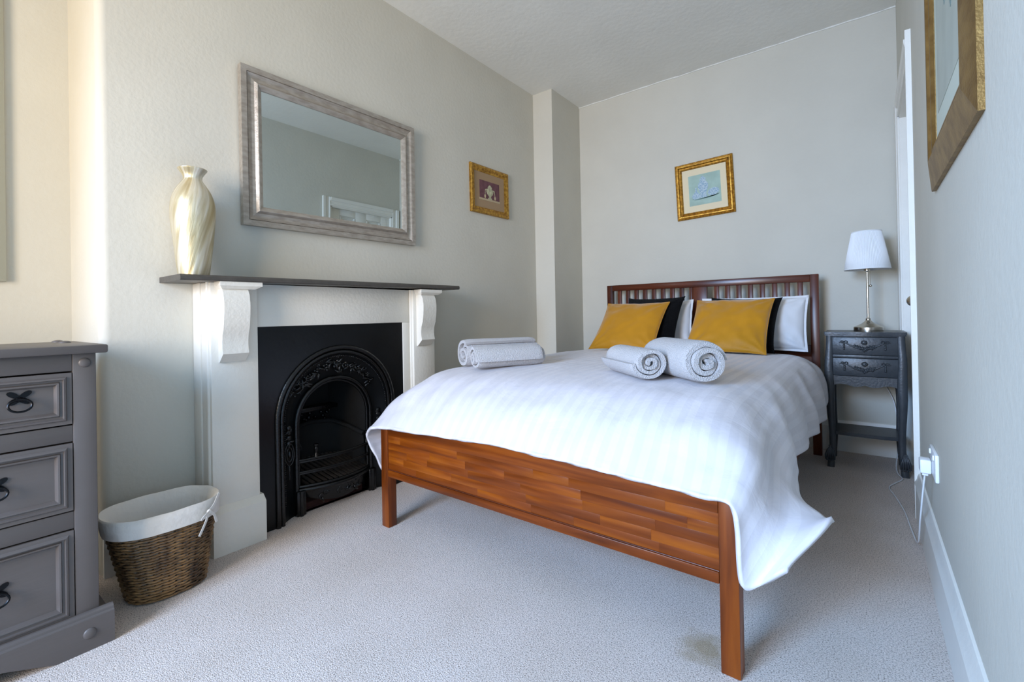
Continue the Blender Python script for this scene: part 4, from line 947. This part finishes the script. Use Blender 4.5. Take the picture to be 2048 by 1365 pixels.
# ------------------------------------------------------------------ wicker basket
bk = thing('wicker_basket', 'oval dark wicker waste basket with white cloth liner tied in a bow', 'basket', (0.237, 0.54, 0), 0)
BCX, BCY = 0.237, 0.54
def oval(z, grow=0.0):
    t = z / 0.285; a = 0.108 + (0.160 - 0.108) * t + grow; c_ = 0.092 + (0.122 - 0.092) * t + grow
    cx, cy = 0.252 + (0.238 - 0.252) * t, 0.545 + (0.538 - 0.545) * t
    return cx, cy, c_, a
def op(z, th, grow=0.0):
    cx, cy, rx, ry = oval(z, grow); n_ = 2.5
    c_, s_ = math.cos(th), math.sin(th)
    k = (abs(c_) ** n_ + abs(s_) ** n_) ** (-1 / n_)
    return (cx + rx * c_ * k, cy + ry * s_ * k, z)
NS = 40
q = MB()
for k in range(NS):
    th = 2 * PI * k / NS; q.tube([op(z, th, -0.002) for z in np.linspace(0.004, 0.275, 6)], 0.0030, 5)
tag(q.build('wicker_stakes', M_wick2, bk), kind='stuff')
q = MB(); nrow = 29
for r in range(nrow):
    z = 0.008 + 0.262 * r / (nrow - 1); pts = []
    for k in range(NS * 3):
        th = 2 * PI * k / (NS * 3); pts.append(op(z + 0.0010 * math.sin(PI * k / 3 + 1.2) + 0.0008 * noise.noise((k * 0.2, r, 0)), th, 0.0020 * math.cos(PI * k / 3 + (PI if r % 2 else 0)) + 0.002))
    q.tube(pts, 0.0037, 5, closed=True)
tag(q.build('wicker_weave', M_wick, bk), kind='stuff')
q = MB(); q.loft([[op(0.006, 2 * PI * k / 48, -0.004) for k in range(48)], [op(0.012, 2 * PI * k / 48, -0.004) for k in range(48)]]); q.build('basket_floor', M_wick2, bk)
# liner: inner wall, rolled rim, outer cuff
q = MB(); NL = 96; rings = []
for z, g, wv in ((0.02, -0.016, 0.0), (0.10, -0.016, 0.003), (0.18, -0.015, 0.004), (0.25, -0.013, 0.003), (0.284, -0.006, 0.002), (0.2895, 0.004, 0.001), (0.285, 0.010, 0.001), (0.262, 0.0125, 0.0015), (0.230, 0.0140, 0.0025), (0.2285, 0.011, 0.0025)):
    rings.append([op(z + (0.004 * noise.noise((math.cos(2 * PI * k / NL) * 2, math.sin(2 * PI * k / NL) * 2, 3)) if z > 0.23 else 0), 2 * PI * k / NL, g + wv * noise.noise((math.cos(2 * PI * k / NL) * 6, math.sin(2 * PI * k / NL) * 6, z * 12))) for k in range(NL)])
    if z >= 0.28:
        pass
q.loft(rings, cap=False)
cxx, cyy = 0.25, 0.545
q.build('cloth_liner', M_liner, bk, smooth=60)
# bow at the far end
thb = 0.54
bp_ = Vector(op(0.255, thb, 0.02)); tn = Vector((-math.sin(thb), math.cos(thb), 0)); tn.normalize(); nn_ = Vector((math.cos(thb), math.sin(thb), 0)); up = Vector((0, 0, 1))
def rib(pts, w=0.005):
    q = MB(); rings = []
    P = [bp_ + tn * a + up * b_ + nn_ * c_ for a, b_, c_ in pts]
    P = [Vector(x) for x in cr_interp([list(p) for p in P], 14)]
    for i, p in enumerate(P):
        d = (P[min(i + 1, len(P) - 1)] - P[max(i - 1, 0)]).normalized(); s = d.cross(nn_); s.normalize()
        rings.append([p + s * w + nn_ * 0.0008, p - s * w + nn_ * 0.0008, p - s * w - nn_ * 0.0008, p + s * w - nn_ * 0.0008])
    q.loft(rings); return q
rib([(0, 0, 0.004), (0.02, 0.016, 0.008), (0.045, 0.040, 0.004), (0.05, 0.046, 0.004)], 0.0045).build('ribbon', M_liner, bk)
rib([(0, 0, 0.004), (-0.02, -0.008, 0.008), (-0.036, -0.014, 0.008), (-0.030, -0.004, 0.014), (0, 0.002, 0.01)], 0.0045).build('ribbon', M_liner, bk)
rib([(0, 0, 0.006), (-0.02, -0.03, 0.008), (-0.045, -0.066, 0.006)], 0.0045).build('ribbon', M_liner, bk)
rib([(0, 0, 0.006), (0.018, -0.016, 0.008), (0.028, -0.034, 0.006), (0.034, -0.05, 0.006)], 0.0045).build('ribbon', M_liner, bk)
q = MB(); q.ball(tuple(bp_ + nn_ * 0.006), (0.008, 0.008, 0.008), 10, 6); q.build('ribbon_knot', M_liner, bk)
